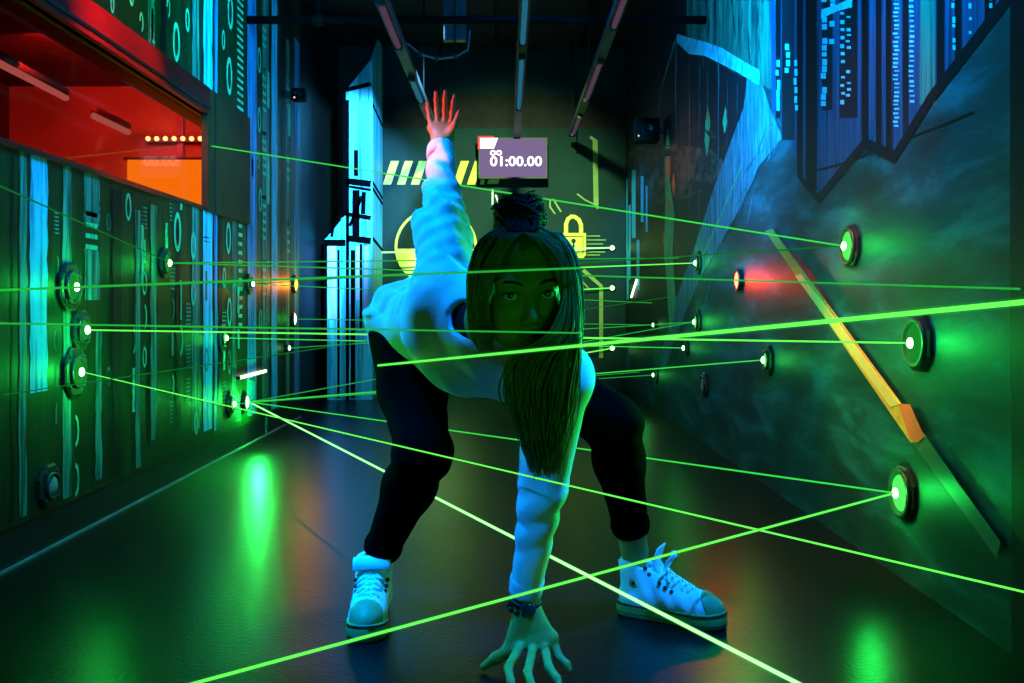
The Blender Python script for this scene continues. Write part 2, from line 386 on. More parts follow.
def rpoly(pts, mi):
    rl[0] += 1; e = .0008+.000008*rl[0]
    P = [RW(x, y) for x, y in pts]; Q = []
    for i in range(len(P)):
        a_, b_ = P[i], P[(i+1) % len(P)]; k = max(1, min(24, int((b_-a_).length/.05))) if len(P) > 4 else 1
        for j in range(k):
            q = a_.lerp(b_, j/k); q = q+Vector((0, random.uniform(-1, 1), random.uniform(-1, 1)))*(.005 if k > 1 and j else 0); Q.append(q)
    for p in Q: p.x = XR-e; p.z = min(max(p.z, .02), ZC-.01)
    rw.flat(Q, mi)
def rstripe(x0, x1, y0, y1, mi): rpoly([(x0, y0), (x1, y0), (x1, y1), (x0, y1)], mi)
def rstrip(line, wd, mi):
    """brush line through px points with a width in metres (a number, or one per point)"""
    rl[0] += 1; e = .0008+.000008*rl[0]
    P = [RW(x, y) for x, y in line]; n = len(P); Wd = wd if isinstance(wd, (list, tuple)) else [wd]*n; vs = []
    for i in range(n):
        t = (P[min(i+1, n-1)]-P[max(i-1, 0)]).normalized(); q = Vector((0, -t.z, t.y))
        for s_ in (-1, 1):
            v = P[i]+q*s_*Wd[i]/2; v.x = XR-e; v.z = min(v.z, ZC-.01); vs.append(v)
    rw.add(vs, [(2*i, 2*i+1, 2*i+3, 2*i+2) for i in range(n-1)], mi)
TOP = -240
# the dark cave on the far part of the wall
rpoly([(624, TOP), (700, TOP), (765, 85), (735, 150), (712, 205), (690, 290), (672, 335), (624, 335)], 12)
rpoly([(690, TOP), (772, TOP), (772, 90), (735, 72), (686, 44)], 8)
rpoly([(628, 150), (655, 142), (712, 150), (728, 165), (700, 195), (660, 205), (628, 190)], 9)
# city area above the zigzag
rpoly([(766, TOP), (1008, TOP), (1008, 2), (931, 99), (895, 157), (865, 143), (819, 199), (801, 178), (790, 135), (772, 110)], 2)
for (x0, x1, y1, mi) in ((776, 781, 118, 1), (797, 803, 178, 1), (806, 817, 190, 1), (862, 869, 143, 1), (876, 882, 148, 1), (886, 892, 152, 1), (937, 945, 85, 1), (822, 833, 110, 12),
                         (840, 858, 118, 12), (920, 936, 105, 11), (955, 962, 62, 1), (966, 972, 50, 2), (985, 996, 20, 1), (903, 909, 135, 12), (782, 795, 140, 12)):
    rstripe(x0, x1, TOP, y1, mi)
def rdots(x0, x1, y0, y1, step, mi=3, keep=.8, h=.5):
    y = y0
    while y < y1:
        if random.random() < keep:
            dx = random.uniform(-.8, .8); rstripe(x0+dx, x1+dx, y, y+step*h*random.uniform(.6, 1.2), mi)
        y += step
rdots(894, 899, -60, 126, 4.2, keep=1); rdots(910, 914.5, -60, 104, 5, keep=.95); rdots(822, 827, -60, 104, 7, keep=.75, h=.8)
rdots(830, 835, -60, 50, 9, keep=.6, h=.9); rdots(841, 845, -20, 112, 8, keep=.7); rdots(847, 851, -20, 100, 6, keep=.6)
rdots(953, 956, -60, 58, 7, keep=.7, h=.7); rdots(970, 973, -60, 32, 7, keep=.7, h=.7); rdots(990, 993, -60, 8, 7, keep=.7, h=.7); rdots(786, 790, 28, 70, 8, keep=.8, h=.9)
rdots(777, 780, 60, 110, 10, keep=.9, h=.9); rdots(795, 798, 60, 110, 9, keep=.8, h=.9)
rstrip([(1012, -6), (931, 99), (895, 157), (865, 143), (819, 199), (800, 177)], [.034, .036, .036, .034, .034, .02], 1)
rstrip([(818, 170), (850, 162), (880, 148)], .006, 1); rstrip([(905, 140), (950, 122), (975, 112)], .005, 1)
rstrip([(822, 14), (838, 8), (853, 2)], [.03, .02, .03], 3)
# the drip that runs from the arch down to the floor line
rpoly([(748, 74), (762, 82), (772, 112), (783, 138), (760, 165), (742, 205), (720, 245), (700, 280), (684, 318), (664, 372), (660, 360), (676, 300), (694, 250), (712, 195), (732, 140), (744, 108)], 4)
rstrip([(700, 262), (716, 228), (732, 190), (742, 165)], [.012, .012, .01, .006], 6)
rstrip([(677, 38), (690, 46), (706, 49), (722, 56), (740, 66), (760, 78)], [.05, .09, .07, .075, .06, .06], 5)
rstrip([(676, 40), (664, 80), (656, 122)], [.05, .025, .012], 10); rstrip([(677, 42), (676, 90), (677, 150), (676, 200)], [.06, .03, .02, .014], 4)
for (x, y0, y1) in ((690, 62, 210), (700, 66, 240), (708, 70, 170), (719, 74, 190), (728, 78, 150), (738, 84, 140), (660, 60, 150), (652, 80, 140)): rstrip([(x, y0), (x-.5, y1)], .012, 10)
rstrip([(750, 82), (754, 110), (747, 138)], [.05, .07, .02], 4)
# flames
rpoly([(668, 128), (671, 150), (670, 180), (675, 215), (673, 250), (676, 300), (671, 340), (668, 300), (664, 250), (666, 200), (665, 160)], 6)
rpoly([(668, 145), (671, 165), (670, 182), (667, 170)], 7); rpoly([(674, 172), (676, 185), (674, 196), (672, 184)], 7); rpoly([(663, 228), (665, 240), (663, 246)], 7); rpoly([(668, 196), (671, 204), (669, 214)], 7)
rpoly([(708, 104), (711, 122), (710, 140), (707, 160), (705, 140), (706, 120)], 6); rpoly([(708, 106), (709.5, 116), (707, 122)], 7); rpoly([(710, 128), (711, 134), (708, 138)], 7)
rpoly([(726, 106), (728, 122), (725, 134), (723, 122)], 6); rpoly([(727, 108), (728, 114), (726, 117)], 7)
# far blue skyline bars
for (x0, x1, y0, y1) in ((618.5, 620, 196, 240), (623, 627, 178, 262), (632, 636, 170, 238), (641, 644, 176, 222), (646, 648, 186, 232), (629, 631, 205, 280), (637, 640, 240, 290), (627, 629, 250, 300)):
    rstripe(max(x0, 626.5), max(x1, 628), y0, y1, 3)
# loose brush strokes over the cavern
def brush(x, y, dx, dy, wd, mi):
    n = 5; rstrip([(x+dx*t, y+dy*t+random.uniform(-1, 1)*1.5) for t in np.linspace(0, 1, n)], [wd*q for q in (.15, .8, 1, .7, .1)], mi)
for i in range(22):
    t = random.random(); x = np.interp(t, [0, .3, .6, 1], [772, 752, 716, 672]); y = np.interp(t, [0, .3, .6, 1], [120, 180, 250, 345])
    brush(x+random.uniform(-10, 14), y, -random.uniform(8, 18), random.uniform(22, 50), random.uniform(.006, .02), random.choice((4, 13, 10)))
for i in range(10):
    x = random.uniform(640, 712); brush(x, random.uniform(130, 190), random.uniform(10, 24), random.uniform(-4, 10), random.uniform(.02, .05), random.choice((9, 9, 12)))
for i in range(24):
    x = random.uniform(694, 764); brush(x, random.uniform(-40, 50), random.uniform(-3, 3), random.uniform(15, 50), random.uniform(.012, .04), random.choice((8, 11, 12)))
tag(rw.build('wall_right', RM), 'dark teal right wall painted with a cavern, drips and a blue city', 'wall', kind='structure')

# ---- back wall with yellow-green graphics
BM = [mat('back_ground', (.002, .028, .030), .7, .2, var=.25, scale=(2, 2, 2)), mat('lime_paint', (.80, .80, .12), .6, .2, var=.08, scale=(30, 30, 30)), mat('back_top', (.022, .018, .018), .8, .2),
      mat('olive_paint', (.22, .33, .09), .6, .2, var=.2), mat('white_paint', (.85, .85, .85), .6, .2)]
bw = MB(); bw.box((-2.0, YB, 0), (XR+.12, YB+.12, ZC), 0)
bl = [0]
def bpoly(pts, mi=1):
    bl[0] += 1; P = [BW(x, y) for x, y in pts]
    for p in P: p.y -= .002+.0003*bl[0]
    bw.flat(P, mi)
def bline(pts, wpx, mi=1):
    bl[0] += 1; n = len(pts); vs = []
    for i in range(n):
        a, b_ = pts[max(i-1, 0)], pts[min(i+1, n-1)]; t = Vector((b_[0]-a[0], b_[1]-a[1])).normalized(); q = Vector((-t.y, t.x))
        for s_ in (-1, 1):
            p = BW(pts[i][0]+q.x*s_*wpx/2, pts[i][1]+q.y*s_*wpx/2); p.y -= .002+.0003*bl[0]; vs.append(p)
    bw.add(vs, [(2*i, 2*i+1, 2*i+3, 2*i+2) for i in range(n-1)], mi)
bpoly([(380, 95), (640, 95), (640, 128), (380, 128)], 2)
for x in (386, 400, 414, 428, 442, 456, 470): bpoly([(x+5, 161), (x+13, 161), (x+5, 184.5), (x-3, 184.5)])
bpoly([(481, 179), (485, 179), (484, 184.5), (480, 184.5)]); bpoly([(489, 179), (500, 179), (498, 184), (487, 184)])
bline([(436+40*math.cos(t), 247+38*math.sin(t)) for t in np.linspace(-PI, PI, 40)], 2.6)
bpoly([(436+39*math.cos(t), 248+37*math.sin(t)) for t in np.linspace(0.02, PI-.02, 24)])
# padlock
bline([(566, 235), (566, 224), (568, 219), (571.5, 216.5), (575, 217), (579, 220), (581, 225), (581, 235)], 4)
bpoly([(561, 233), (586, 233), (586, 255), (583, 258), (564, 258), (561, 255)])
bline([(564, 236.5), (583, 236.5), (583, 254), (564, 254), (564, 236.5)], 1, 0)
bpoly([(573.5+2.4*math.cos(t), 241+2.4*math.sin(t)) for t in np.linspace(0, 2*PI, 14)[:-1]], 0); bpoly([(572.8, 241), (574.2, 241), (574.8, 249), (572.2, 249)], 0)
for (x0, y, x1) in ((587, 236, 600), (587, 240, 606), (587, 244, 603), (587, 252, 605), (587, 255, 600)): bline([(x0, y), (x1, y)], 1.2, 3)
bline([(595, 140), (596, 205)], 5, 3); bline([(590, 137), (597, 142)], 3, 3); bline([(577, 194), (585, 200), (597, 206)], 1.6, 3); bline([(597, 205), (597.5, 209)], 2.2, 3)
bline([(550, 199), (550, 207), (555, 214)], 1.6, 3); bline([(553, 199), (561, 212)], 1.6, 3); bline([(583, 270), (601, 286), (601, 358)], 4, 3); bline([(575, 259), (576, 275), (590, 290)], 1.5, 3)
vs, fs = text_polys('lv', .21)
p0 = BW(490.5, 205.5); bl[0] += 1
bw.add([(p0.x+v[0]*.8, YB-.004, p0.z+v[1]) for v in vs], fs, 4)
tag(bw.build('wall_back', BM), 'dark far wall with lime hazard stripes, circle and padlock graphic', 'wall', kind='structure')
tag(MB().box((-3.2, YF-.12, 0), (XR+.12, YF, ZC)).build('wall_front', M['black']), 'black end wall behind the viewpoint', 'wall', kind='structure')

# ------------------------------------------------------------------ skyscraper cut-out at the end of the left side
TM = [paint('tower_cyan', (.08, .75, .97), (.008, .16, .32), (22, 30, 1.0), .34, .56), mat('tower_black', (.001, .0012, .002), .9, .02, var=.2),
      paint('tower_lilac', (.80, .50, .95), (.20, .50, .85), (14, 20, 1.0), .35, .6)]
Yt0, Yt1 = 7.55, 8.15
tw = thing('skyscraper_cutout', (W(350, 400, Yt0).x, Yt0, 0), 'tall bright blue painted skyscraper cut-out standing by the far wall', 'stage flat')
def wx(px, Y=Yt0): return (px-CX)*Y/F
def wz(py, Y=Yt0): return H+(CY-py)*Y/F
xa, xb, xc = wx(325), wx(346), wx(371)
def towerblk(name, x0, x1, pts, lines, lil, y0=Yt0):
    mb = MB(); P = [Vector((x, y0, z)) for x, z in pts]
    mb.prism(P, (0, Yt1-y0, 0), 0)
    for (pl_, wd) in lines:
        for i in range(len(pl_)-1):
            a, b_ = Vector(pl_[i]), Vector(pl_[i+1]); t = (b_-a).normalized(); q = Vector((-t.y, t.x))*wd*.85
            mb.add([(a.x+q.x, y0-.003, a.y+q.y), (a.x-q.x, y0-.003, a.y-q.y), (b_.x-q.x, y0-.003, b_.y-q.y), (b_.x+q.x, y0-.003, b_.y+q.y)], [(0, 1, 2, 3)], 1)
    for (u0, u1, v0, v1) in lil: mb.add([(u0, y0-.002, v0), (u1, y0-.002, v0), (u1, y0-.002, v1), (u0, y0-.002, v1)], [(0, 1, 2, 3)], 2)
    return part(mb, name, TM, tw)
towerblk('tower', xb, xc, [(xb, 0), (xc, 0), (xc, wz(60)), (wx(369), wz(62)), (xb, wz(90))],
         [([(xb, wz(90)), (xc, wz(84))], .02), ([(xb, wz(100)), (xb, wz(400))], .03), ([(xb, wz(181)), (xc, wz(184))], .03), ([(xb, wz(186)), (xc, wz(190))], .012), ([(xb, wz(214)), (xc, wz(218))], .02),
          ([(xb, wz(238)), (xc, wz(241))], .03), ([(wx(356), wz(150)), (wx(356), wz(176))], .02), ([(wx(356), wz(190)), (wx(356), wz(236))], .035), ([(wx(364), wz(192)), (wx(363), wz(214))], .02),
          ([(wx(353), wz(250)), (wx(353), wz(398))], .022), ([(wx(362), wz(196)), (wx(350), wz(226))], .015), ([(wx(361), wz(244)), (wx(361), wz(330))], .012)], [(wx(356), wx(360), wz(300), wz(246)), (wx(364), wx(369), wz(310), wz(246))])
towerblk('annex', xa, xb, [(xa, 0), (xb, 0), (xb, wz(216)), (wx(341), wz(219)), (xa, wz(240))],
         [([(xa, wz(243)), (xb, wz(243))], .03), ([(xa, wz(238)), (wx(341), wz(219))], .014), ([(xa+.01, wz(244)), (xa+.01, wz(400))], .014), ([(wx(334), wz(225)), (wx(332), wz(237))], .014), ([(wx(339), wz(250)), (wx(339), wz(398))], .012)],
         [(wx(328), wx(337), wz(320), wz(246))], Yt0-.02)
mb = MB(); mb.prism([(xc, Yt0, 0), (xc, Yt1, 0), (xc, Yt1, wz(46, Yt1)), (xc, Yt0+.35, wz(40, Yt0+.35)), (xc, Yt0, wz(58))], (.012, 0, 0), 0)
for z in (wz(106), wz(184), wz(190), wz(240)): mb.prism([(xc+.013, Yt0, z), (xc+.013, Yt1, z-.06), (xc+.013, Yt1, z-.03), (xc+.013, Yt0, z+.03)], (.001, 0, 0), 1)
part(mb, 'side_wing', TM, tw)

# ------------------------------------------------------------------ lasers: emitters
GREEN = (.015, 1.0, .10)
def emitter(p, n, label, R=.068, rl=.043, kind='green', group='laser emitters on the walls', power=0, core=True, off=.09, soft=False, screws=True):
    n = Vector(n); t = thing('laser_emitter', p, label, 'laser emitter', group)
    mb = MB(); mb.lathe(p, n, [(R*.98, 0), (R, .004), (R, .010), (R*.9, .014), (rl*1.3, .015)], 8, 0, False)
    part(mb, 'base_plate', M['plate'], t)
    part(MB().lathe(p, n, [(rl*1.32, .012), (rl*1.3, .022), (rl*1.12, .024), (rl*1.02, .016)], 24), 'ring', M['ringm'], t)
    lm = {'green': M['green_soft'] if soft else M['green_lens'], 'red': M['red_lens'], 'orange': M['orange_lens'], 'off': M['deadlens'], 'white': M['white_green']}[kind]
    part(MB().lathe(p, n, [(rl, .014), (rl*.9, .019), (rl*.6, .024), (rl*.2, .026), (0, .0262)], 24), 'lens', lm, t)
    if core and kind == 'green': part(MB().lathe(p, n, [(.013, .024), (.013, .03), (.008, .034), (0, .036)], 16), 'aperture', M['green_core'], t)
    if screws:
        sc = MB(); ax2 = Vector((0, 1, 0)); ax3 = Vector((0, 0, 1))
        for k in range(4):
            a = PI/4+k*PI/2; c = Vector(p)+ax2*math.cos(a)*R*.78+ax3*math.sin(a)*R*.78 if abs(n.x) > .5 else Vector(p)+Vector((1, 0, 0))*math.cos(a)*R*.78+ax3*math.sin(a)*R*.78
            s_ = part(MB().lathe(c, n, [(.006, .012), (.006, .017), (.003, .018)], 8), 'screw', M['ringm'], t)
    if power:
        c = {'green': GREEN, 'white': (.02, 1, .10), 'red': (1, .05, .02), 'orange': (1, .25, .03)}[kind]
        light('POINT', Vector(p)+n*off, c, power, .012)
    return Vector(p)+n*.03
LN, RN = (1, 0, 0), (-1, 0, 0)
E1 = emitter(LW(163, 263), LN, 'green laser emitter below the red window, alone high on the left wall', .064, .034, soft=True, power=1.0)
E2 = emitter(LW(68, 287), LN, 'topmost of the three stacked green emitters by the cyan stripe', .082, .04, soft=True, power=1.6)
E3 = emitter(LW(79, 330), LN, 'middle one of the three stacked green emitters by the cyan stripe', .07, .034, power=.6, soft=True)
E4 = emitter(LW(73, 372), LN, 'lowest of the three stacked green emitters by the cyan stripe', .085, .04, soft=True, power=1.8)
E5 = emitter(LW(221, 338), LN, 'small green emitter on left wall above the brightest lamp', .07, .03, power=.7)
E6 = emitter(LW(229, 404), LN, 'dark octagonal emitter low on left wall just before the brightest lamp', .07, .03, power=.5)
E7 = emitter(LW(248, 284), LN, 'small pale emitter on left wall nearest the orange lamp', .06, .02, power=.3, soft=True)
LAMP = emitter(LW(243.5, 402), LN, 'brightest green lamp low on the left wall, source of fanned beams', .05, .036, kind='white', power=16, off=.08)
EP = emitter(LW(285, 348), LN, 'tiny green emitter dot near the end of the left wall', .03, .016, power=.15, screws=False)
emitter(LW(293, 284), LN, 'glowing orange lamp near the end of the left wall', .06, .044, kind='orange', power=4, core=False)
emitter(LW(292, 319), LN, 'white green indicator lamp under the orange lamp', .05, .04, kind='white', power=.25, core=False, screws=False)
emitter(LW(47, 486), LN, 'unlit round fitting with pale disc low on the left wall', .07, .032, kind='off', core=False)
R1 = emitter(RW(853, 246), RN, 'highest green emitter on right wall beside the top of the yellow strip', .068, .046, power=1.0)
R2 = emitter(RW(921, 343), RN, 'green emitter on right wall to the near side of the yellow strip', .078, .05, power=1.6, soft=True)
R3 = emitter(RW(906, 493), RN, 'lowest green emitter on right wall under the orange strip', .076, .05, power=1.8)
R4 = emitter(RW(770, 360), RN, 'green emitter on right wall just behind the yellow strip, at mid height', .066, .03, power=.5)
R5 = emitter(RW(699, 322), RN, 'upright lit green emitter on right wall, just beyond and below the red lamp', .075, .036, power=.6)
R6 = emitter(RW(700, 263), RN, 'green emitter high on right wall beside the blue drip', .07, .03, power=.5)
R7 = emitter(RW(688, 348), RN, 'small bright green emitter low and just beyond the tall lit one', .05, .02, power=.3, screws=False)
R8 = emitter(RW(657, 375), RN, 'farthest low green emitter on right wall near the skirting', .07, .022, power=.3)
RP = emitter(RW(657, 325), RN, 'tiny green dot lamp far along the right wall at beam height', .03, .014, power=.1, screws=False)
emitter(RW(741, 280), RN, 'glowing red lamp on the right wall', .05, .04, kind='red', power=4, core=False, screws=False)
emitter(RW(706, 385), RN, 'dark unlit emitter low on right wall', .07, .04, kind='off', core=False)
K = []
for (px, py, nm) in ((612, 248, 'top'), (612, 288, 'middle'), (612, 348, 'lowest')):
    K.append(emitter(BW(px, py), (0, -1, 0), nm+' of the three white green spot lamps on the far wall', .034, .022, kind='white', core=False, screws=False, power=.12, group='spot lamps on the far wall'))
# short glowing bars
def glowbar(p0, p1, label, n):
    t = thing('light_bar', p0, label, 'light bar'); d = (p1-p0).normalized(); n = Vector(n)
    part(MB().tube([p0+n*.014, p1+n*.014], .0085, 10), 'tube', M['white_green'], t)
    part(MB().tube([p0-d*.012+n*.014, p0+n*.014], .011, 10).tube([p1+n*.014, p1+d*.012+n*.014], .011, 10).tube([p0+n*.003, p1+n*.003], .006, 6), 'holder', M['black'], t)
glowbar(LW(236, 378), LW(263, 371), 'short glowing white green bar on the left wall above brightest lamp', LN)
glowbar(RW(633, 297), RW(639, 278), 'short tilted glowing bar at the far end of right wall', RN)

# ------------------------------------------------------------------ lasers: beams
def bmat(i):
    return [emit('beam_faint', (.02, .55, .07), .28), emit('beam_dim', (.03, .75, .08), .55), emit('beam_mid', (.05, 1, .09), .75), emit('beam_bright', (.13, 1, .09), 1.25), emit('beam_hot', (.34, 1, .30), 2.0)][i]
BMATS = [bmat(i) for i in range(5)]
def halo_mat(s):  # emissive volume imitating the soft glow around a beam
    m = bpy.data.materials.new('beam_glow'); m.use_nodes = True; nt = m.node_tree; nt.nodes.clear()
    o = nt.nodes.new('ShaderNodeOutputMaterial'); e = nt.nodes.new('ShaderNodeEmission'); e.inputs[0].default_value = (.02, 1, .06, 1); e.inputs[1].default_value = s
    nt.links.new(e.outputs[0], o.inputs['Volume']); return m
HM = [None, None, halo_mat(9), halo_mat(12), halo_mat(16)]
def room_exit(a, d):
    t = 1e9
    for i, (lo, hi) in enumerate(((XL, XR), (YF, YB), (0, ZC))):
        if abs(d[i]) > 1e-6: t = min(t, ((hi if d[i] > 0 else lo)-a[i])/d[i])
    return a+d*t
def beam(a, b_, lv, label, r=.0018, extend=False, halo=0):
    a, b_ = Vector(a), Vector(b_)
    if extend: b_ = room_exit(a, b_-a)
    t = thing('laser_beam', a, label, 'laser beam', 'green laser beams across the corridor')
    part(MB().tube([a, a.lerp(b_, .5), b_], r, 8), 'beam_core', BMATS[lv], t)
    if halo: part(MB().tube([a, a.lerp(b_, .5), b_], r*halo, 10), 'beam_glow', HM[lv], t)
    return t
beam(LW(205, 146)+Vector((.03, 0, 0)), R1, 2, 'high beam sloping down from the red window to the highest right emitter', .0026)
beam(E1, RW(1022, 289), 1, 'thin level beam crossing the frame from the lone high left emitter', .0022)
beam(E1, RW(679, 258), 1, 'faint level beam from the lone high left emitter to the far right wall', .0026)
beam(E2, R6, 3, 'bright level beam from the topmost stacked emitter to the blue drip emitter', .0030)
beam(W(-560, 311.5, 1.22), W(580, 268, 1.575), 1, 'beam crossing the raised sleeve and forehead of the woman', .0018)
beam(E3, R2, 3, 'level beam from middle stacked emitter ending at emitter beside yellow strip', .0024)
beam(W(-560, 314, 1.22), W(580, 333, 1.555), 1, 'thin beam crossing the chest and mouth of the woman', .0014)
beam(W(378, 365.5, 2.24), W(1024, 302, .62), 3, 'thick nearest beam rising to the right past the woman', .0019, True, halo=2.0)
beam(E4, W(425, 452, 1.93), 3, 'beam running down from lowest stacked emitter over sleeve and both legs', .0015, True)
beam(LAMP, W(530, 546, 2.1), 4, 'hottest beam plunging from the brightest lamp to the near floor', .0030, True, halo=1.8)
beam(LAMP, R3, 2, 'beam from the brightest lamp behind the woman to the lowest right emitter', .0026)
beam(LAMP, R4, 2, 'beam from the brightest lamp rising to the emitter behind the yellow strip', .0024)
beam(LAMP, R5, 1, 'steepest rising beam from the brightest lamp to the upright right emitter', .0024)
beam(LAMP, R8, 1, 'low beam from brightest lamp to the farthest low right emitter', .0024)
beam(R3, W(523, 594, 1.80), 3, 'near beam falling left from the lowest right emitter past the shoes', .0026, True, halo=1.9)
beam(E5, R7, 2, 'level beam from the small left emitter above the brightest lamp', .0026)
beam(EP, R5, 1, 'faint beam from the tiny dot emitter to the upright right emitter', .0024)
beam(E7, RW(652, 303), 1, 'gently falling beam starting at the pale emitter by the orange lamp', .0026)
beam(E7, R1, 0, 'faint rising beam from the pale emitter to the highest right emitter', .0024)
beam(E1, W(0, 186, 2.1), 0, 'faint beam climbing from the lone high emitter to the upper left', .002, True)
beam(LW(2, 395), RW(690, 294), 0, 'faint rising beam from low left wall to the far right wall', .0016)
beam(LW(292, 319)+Vector((.03, 0, 0)), RP, 1, 'faint beam from the white indicator to the tiny dot lamp', .0024)
beam(E6, RW(640, 372), 1, 'low beam from the dark octagonal emitter to the far right skirting', .0024)
beam(K[0], W(378, 252.5, 8.1), 4, 'far beam at padlock height between the top spot lamp and skyscraper', .0065)
beam(K[1], W(378, 300, 8.1), 3, 'far beam from the middle spot lamp to the skyscraper', .0055)
beam(K[2], W(378, 390, 8.1), 3, 'far sloping beam from the lowest spot lamp to the skyscraper foot', .0055)

# ------------------------------------------------------------------ strip of tape on the right wall
tp = thing('wall_strip', RW(850, 340), 'yellow and orange diagonal strip fixed on the right wall', 'strip')
def rquad(pts, e, d=.004):
    P = [RW(x, y) for x, y in pts]
    for p in P: p.x -= e
    return MB().prism(P, (-d, 0, 0))
part(rquad([(769, 231), (776, 229), (931, 437), (917, 443)], .012), 'strip_upper', mat('yellow_tape', (.80, .34, .06), .5, .3, var=.15, scale=(30, 30, 30)), tp)
part(rquad([(800, 276), (806, 274), (906, 404), (897, 407)], .016, .002), 'highlight_band', mat('tape_highlight', (.97, .58, .18), .35, .5, var=.05), tp)  # paler colour paints the bright reflection along the tape
part(rquad([(905, 404), (916, 404), (931, 437), (924, 443), (917, 440)], .016, .002), 'orange_end', mat('orange_tape', (.97, .13, .06), .5, .3, var=.08), tp)
part(rquad([(918, 443), (931, 437), (1007, 542), (1003, 558)], .012, .002), 'strip_lower', mat('faded_tape', (.07, .14, .10), .4, .4, var=.2), tp)

# ------------------------------------------------------------------ ceiling gear
cbm = MB().tube([W(240, 21, 5.03), W(300, 20, 5.03), (XR-.02, 5.03, W(0, 20, 5.03).z)], .021, 10)
cp = thing('ceiling_pipe', (0, 5.03, 2.25), 'black cross pipe spanning the corridor under the ceiling', 'pipe')
cbm.v = [(x, y, z) for x, y, z in cbm.v]
part(MB().tube([(XL, 5.03, 2.25), (XR, 5.03, 2.25)], .022, 12), 'tube', M['sensor'], cp)
for x in (-1.0, .55): part(MB().lathe((x, 5.03, 2.25), (1, 0, 0), [(.03, -.03), (.034, -.02), (.034, .02), (.03, .03)], 12).tube([(x, 5.03, 2.27), (x, 5.03, ZC)], .012, 8), 'bracket', M['sensor'], cp)
M['alu'] = mat('dull_aluminium', (.06, .08, .09), .5, .3, metal=.3)
M['tubeblue'] = emit('blacklight_tube', (.04, .36, .6), .34); M['tubepink'] = emit('pink_tube', (.6, .3, .6), .13)  # weak emission stands in for coloured highlights on mostly unlit tubes
def track(px_far, py_far, label, segs):
    p1 = W(px_far, py_far, 8.2); x, z = p1.x, p1.z
    t = thing('light_track', (x, 4.2, z), label, 'light track', 'light tracks under the ceiling')
    part(MB().box((x-.028, 4.0, z+.012), (x+.028, 8.12, z+.05)), 'rail', M['alu'], t)
    for (y0, y1, mm) in segs:
        part(MB().tube([(x, y0, z), (x, y1, z)], .014, 8), 'lamp_tube', M[mm], t)
        part(MB().box((x-.02, y0-.03, z-.018), (x+.02, y0, z+.02)), 'end_cap', M['black'], t); part(MB().box((x-.02, y1, z-.018), (x+.02, y1+.03, z+.02)), 'end_cap', M['black'], t)
    for y in (4.6, 6.4, 8.0): part(MB().tube([(x, y, z+.05), (x, y, ZC)], .006, 6), 'hanger', M['black'], t)
track(517, 140, 'middle light track running down the corridor to the timer screen', [(4.3, 5.2, 'tubeblue'), (5.5, 6.9, 'tubeblue')])
track(442, 152, 'light track on the skyscraper side above the raised hand', [(4.2, 4.9, 'tubepink'), (5.6, 6.2, 'tubeblue'), (6.25, 6.8, 'tubepink')])
track(571, 140, 'light track on the right wall side', [(4.2, 4.9, 'tubepink'), (5.6, 6.6, 'tubepink'), (7.2, 7.9, 'tubepink')])
cab = thing('ceiling_cables', W(435, 48, 5.4), 'looped grey cables with clips hanging under the ceiling', 'cable')
part(MB().tube([W(392, 30, 5.3), W(394, 44, 5.3), W(408, 44, 5.4), W(420, 54, 5.4), W(437, 59, 5.4), W(455, 57, 5.4), W(468, 50, 5.4), W(470, 30, 5.4)], .007, 6), 'cable', mat('cable_grey', (.2, .22, .22), .5, .3), cab)
for p in ((420, 54), (437, 58), (455, 56)): part(MB().ball(W(*p, 5.4), .016, 8), 'clip', M['ringm'], cab)
fan = thing('junction_boxes', W(455, 38, 5.6), 'pair of small dark boxes on ceiling beside the cables', 'boxes')
for x in (449, 461):
    c = W(x, 36, 5.6); part(MB().box(c-Vector((.03, .03, .03)), c+Vector((.03, .03, ZC-c.z))), 'box', mat('box_grey', (.07, .08, .08), .5, .3), fan)
# small dark units on the side walls
def unit(p, n, label, s=1):
    n = Vector(n); t = thing('wall_sensor', p, label, 'sensor')
    a = Vector(p)+n*.04; sg = n.x
    lo = Vector((min(a.x, a.x+sg*.16*s), p.y-.07*s, p.z-.075*s)); hi = Vector((max(a.x, a.x+sg*.16*s), p.y+.07*s, p.z+.075*s))
    part(MB().box(lo, hi), 'housing', M['sensor'], t)
    part(MB().box((min(p.x, a.x), p.y-.02, p.z-.02), (max(p.x, a.x), p.y+.02, p.z+.02)), 'bracket', M['black'], t)
    part(MB().lathe(((lo.x+hi.x)/2, lo.y, p.z), (0, -1, 0), [(.04*s, 0), (.04*s, .012), (.03*s, .014), (.02*s, .006), (0, .004)], 16), 'lens', mat('sensor_glass', (.004, .004, .006), .2, .3), t)
    part(MB().ball((lo.x+.02, lo.y-.002, p.z-.045*s), .006, 8), 'indicator', emit('sensor_led', (1, .6, .3), 1.5), t)
unit(RW(664, 131), RN, 'black box sensor sticking out high on the far right wall')
unit(LW(286, 95), LN, 'small black sensor high near the end of the left wall', .5)
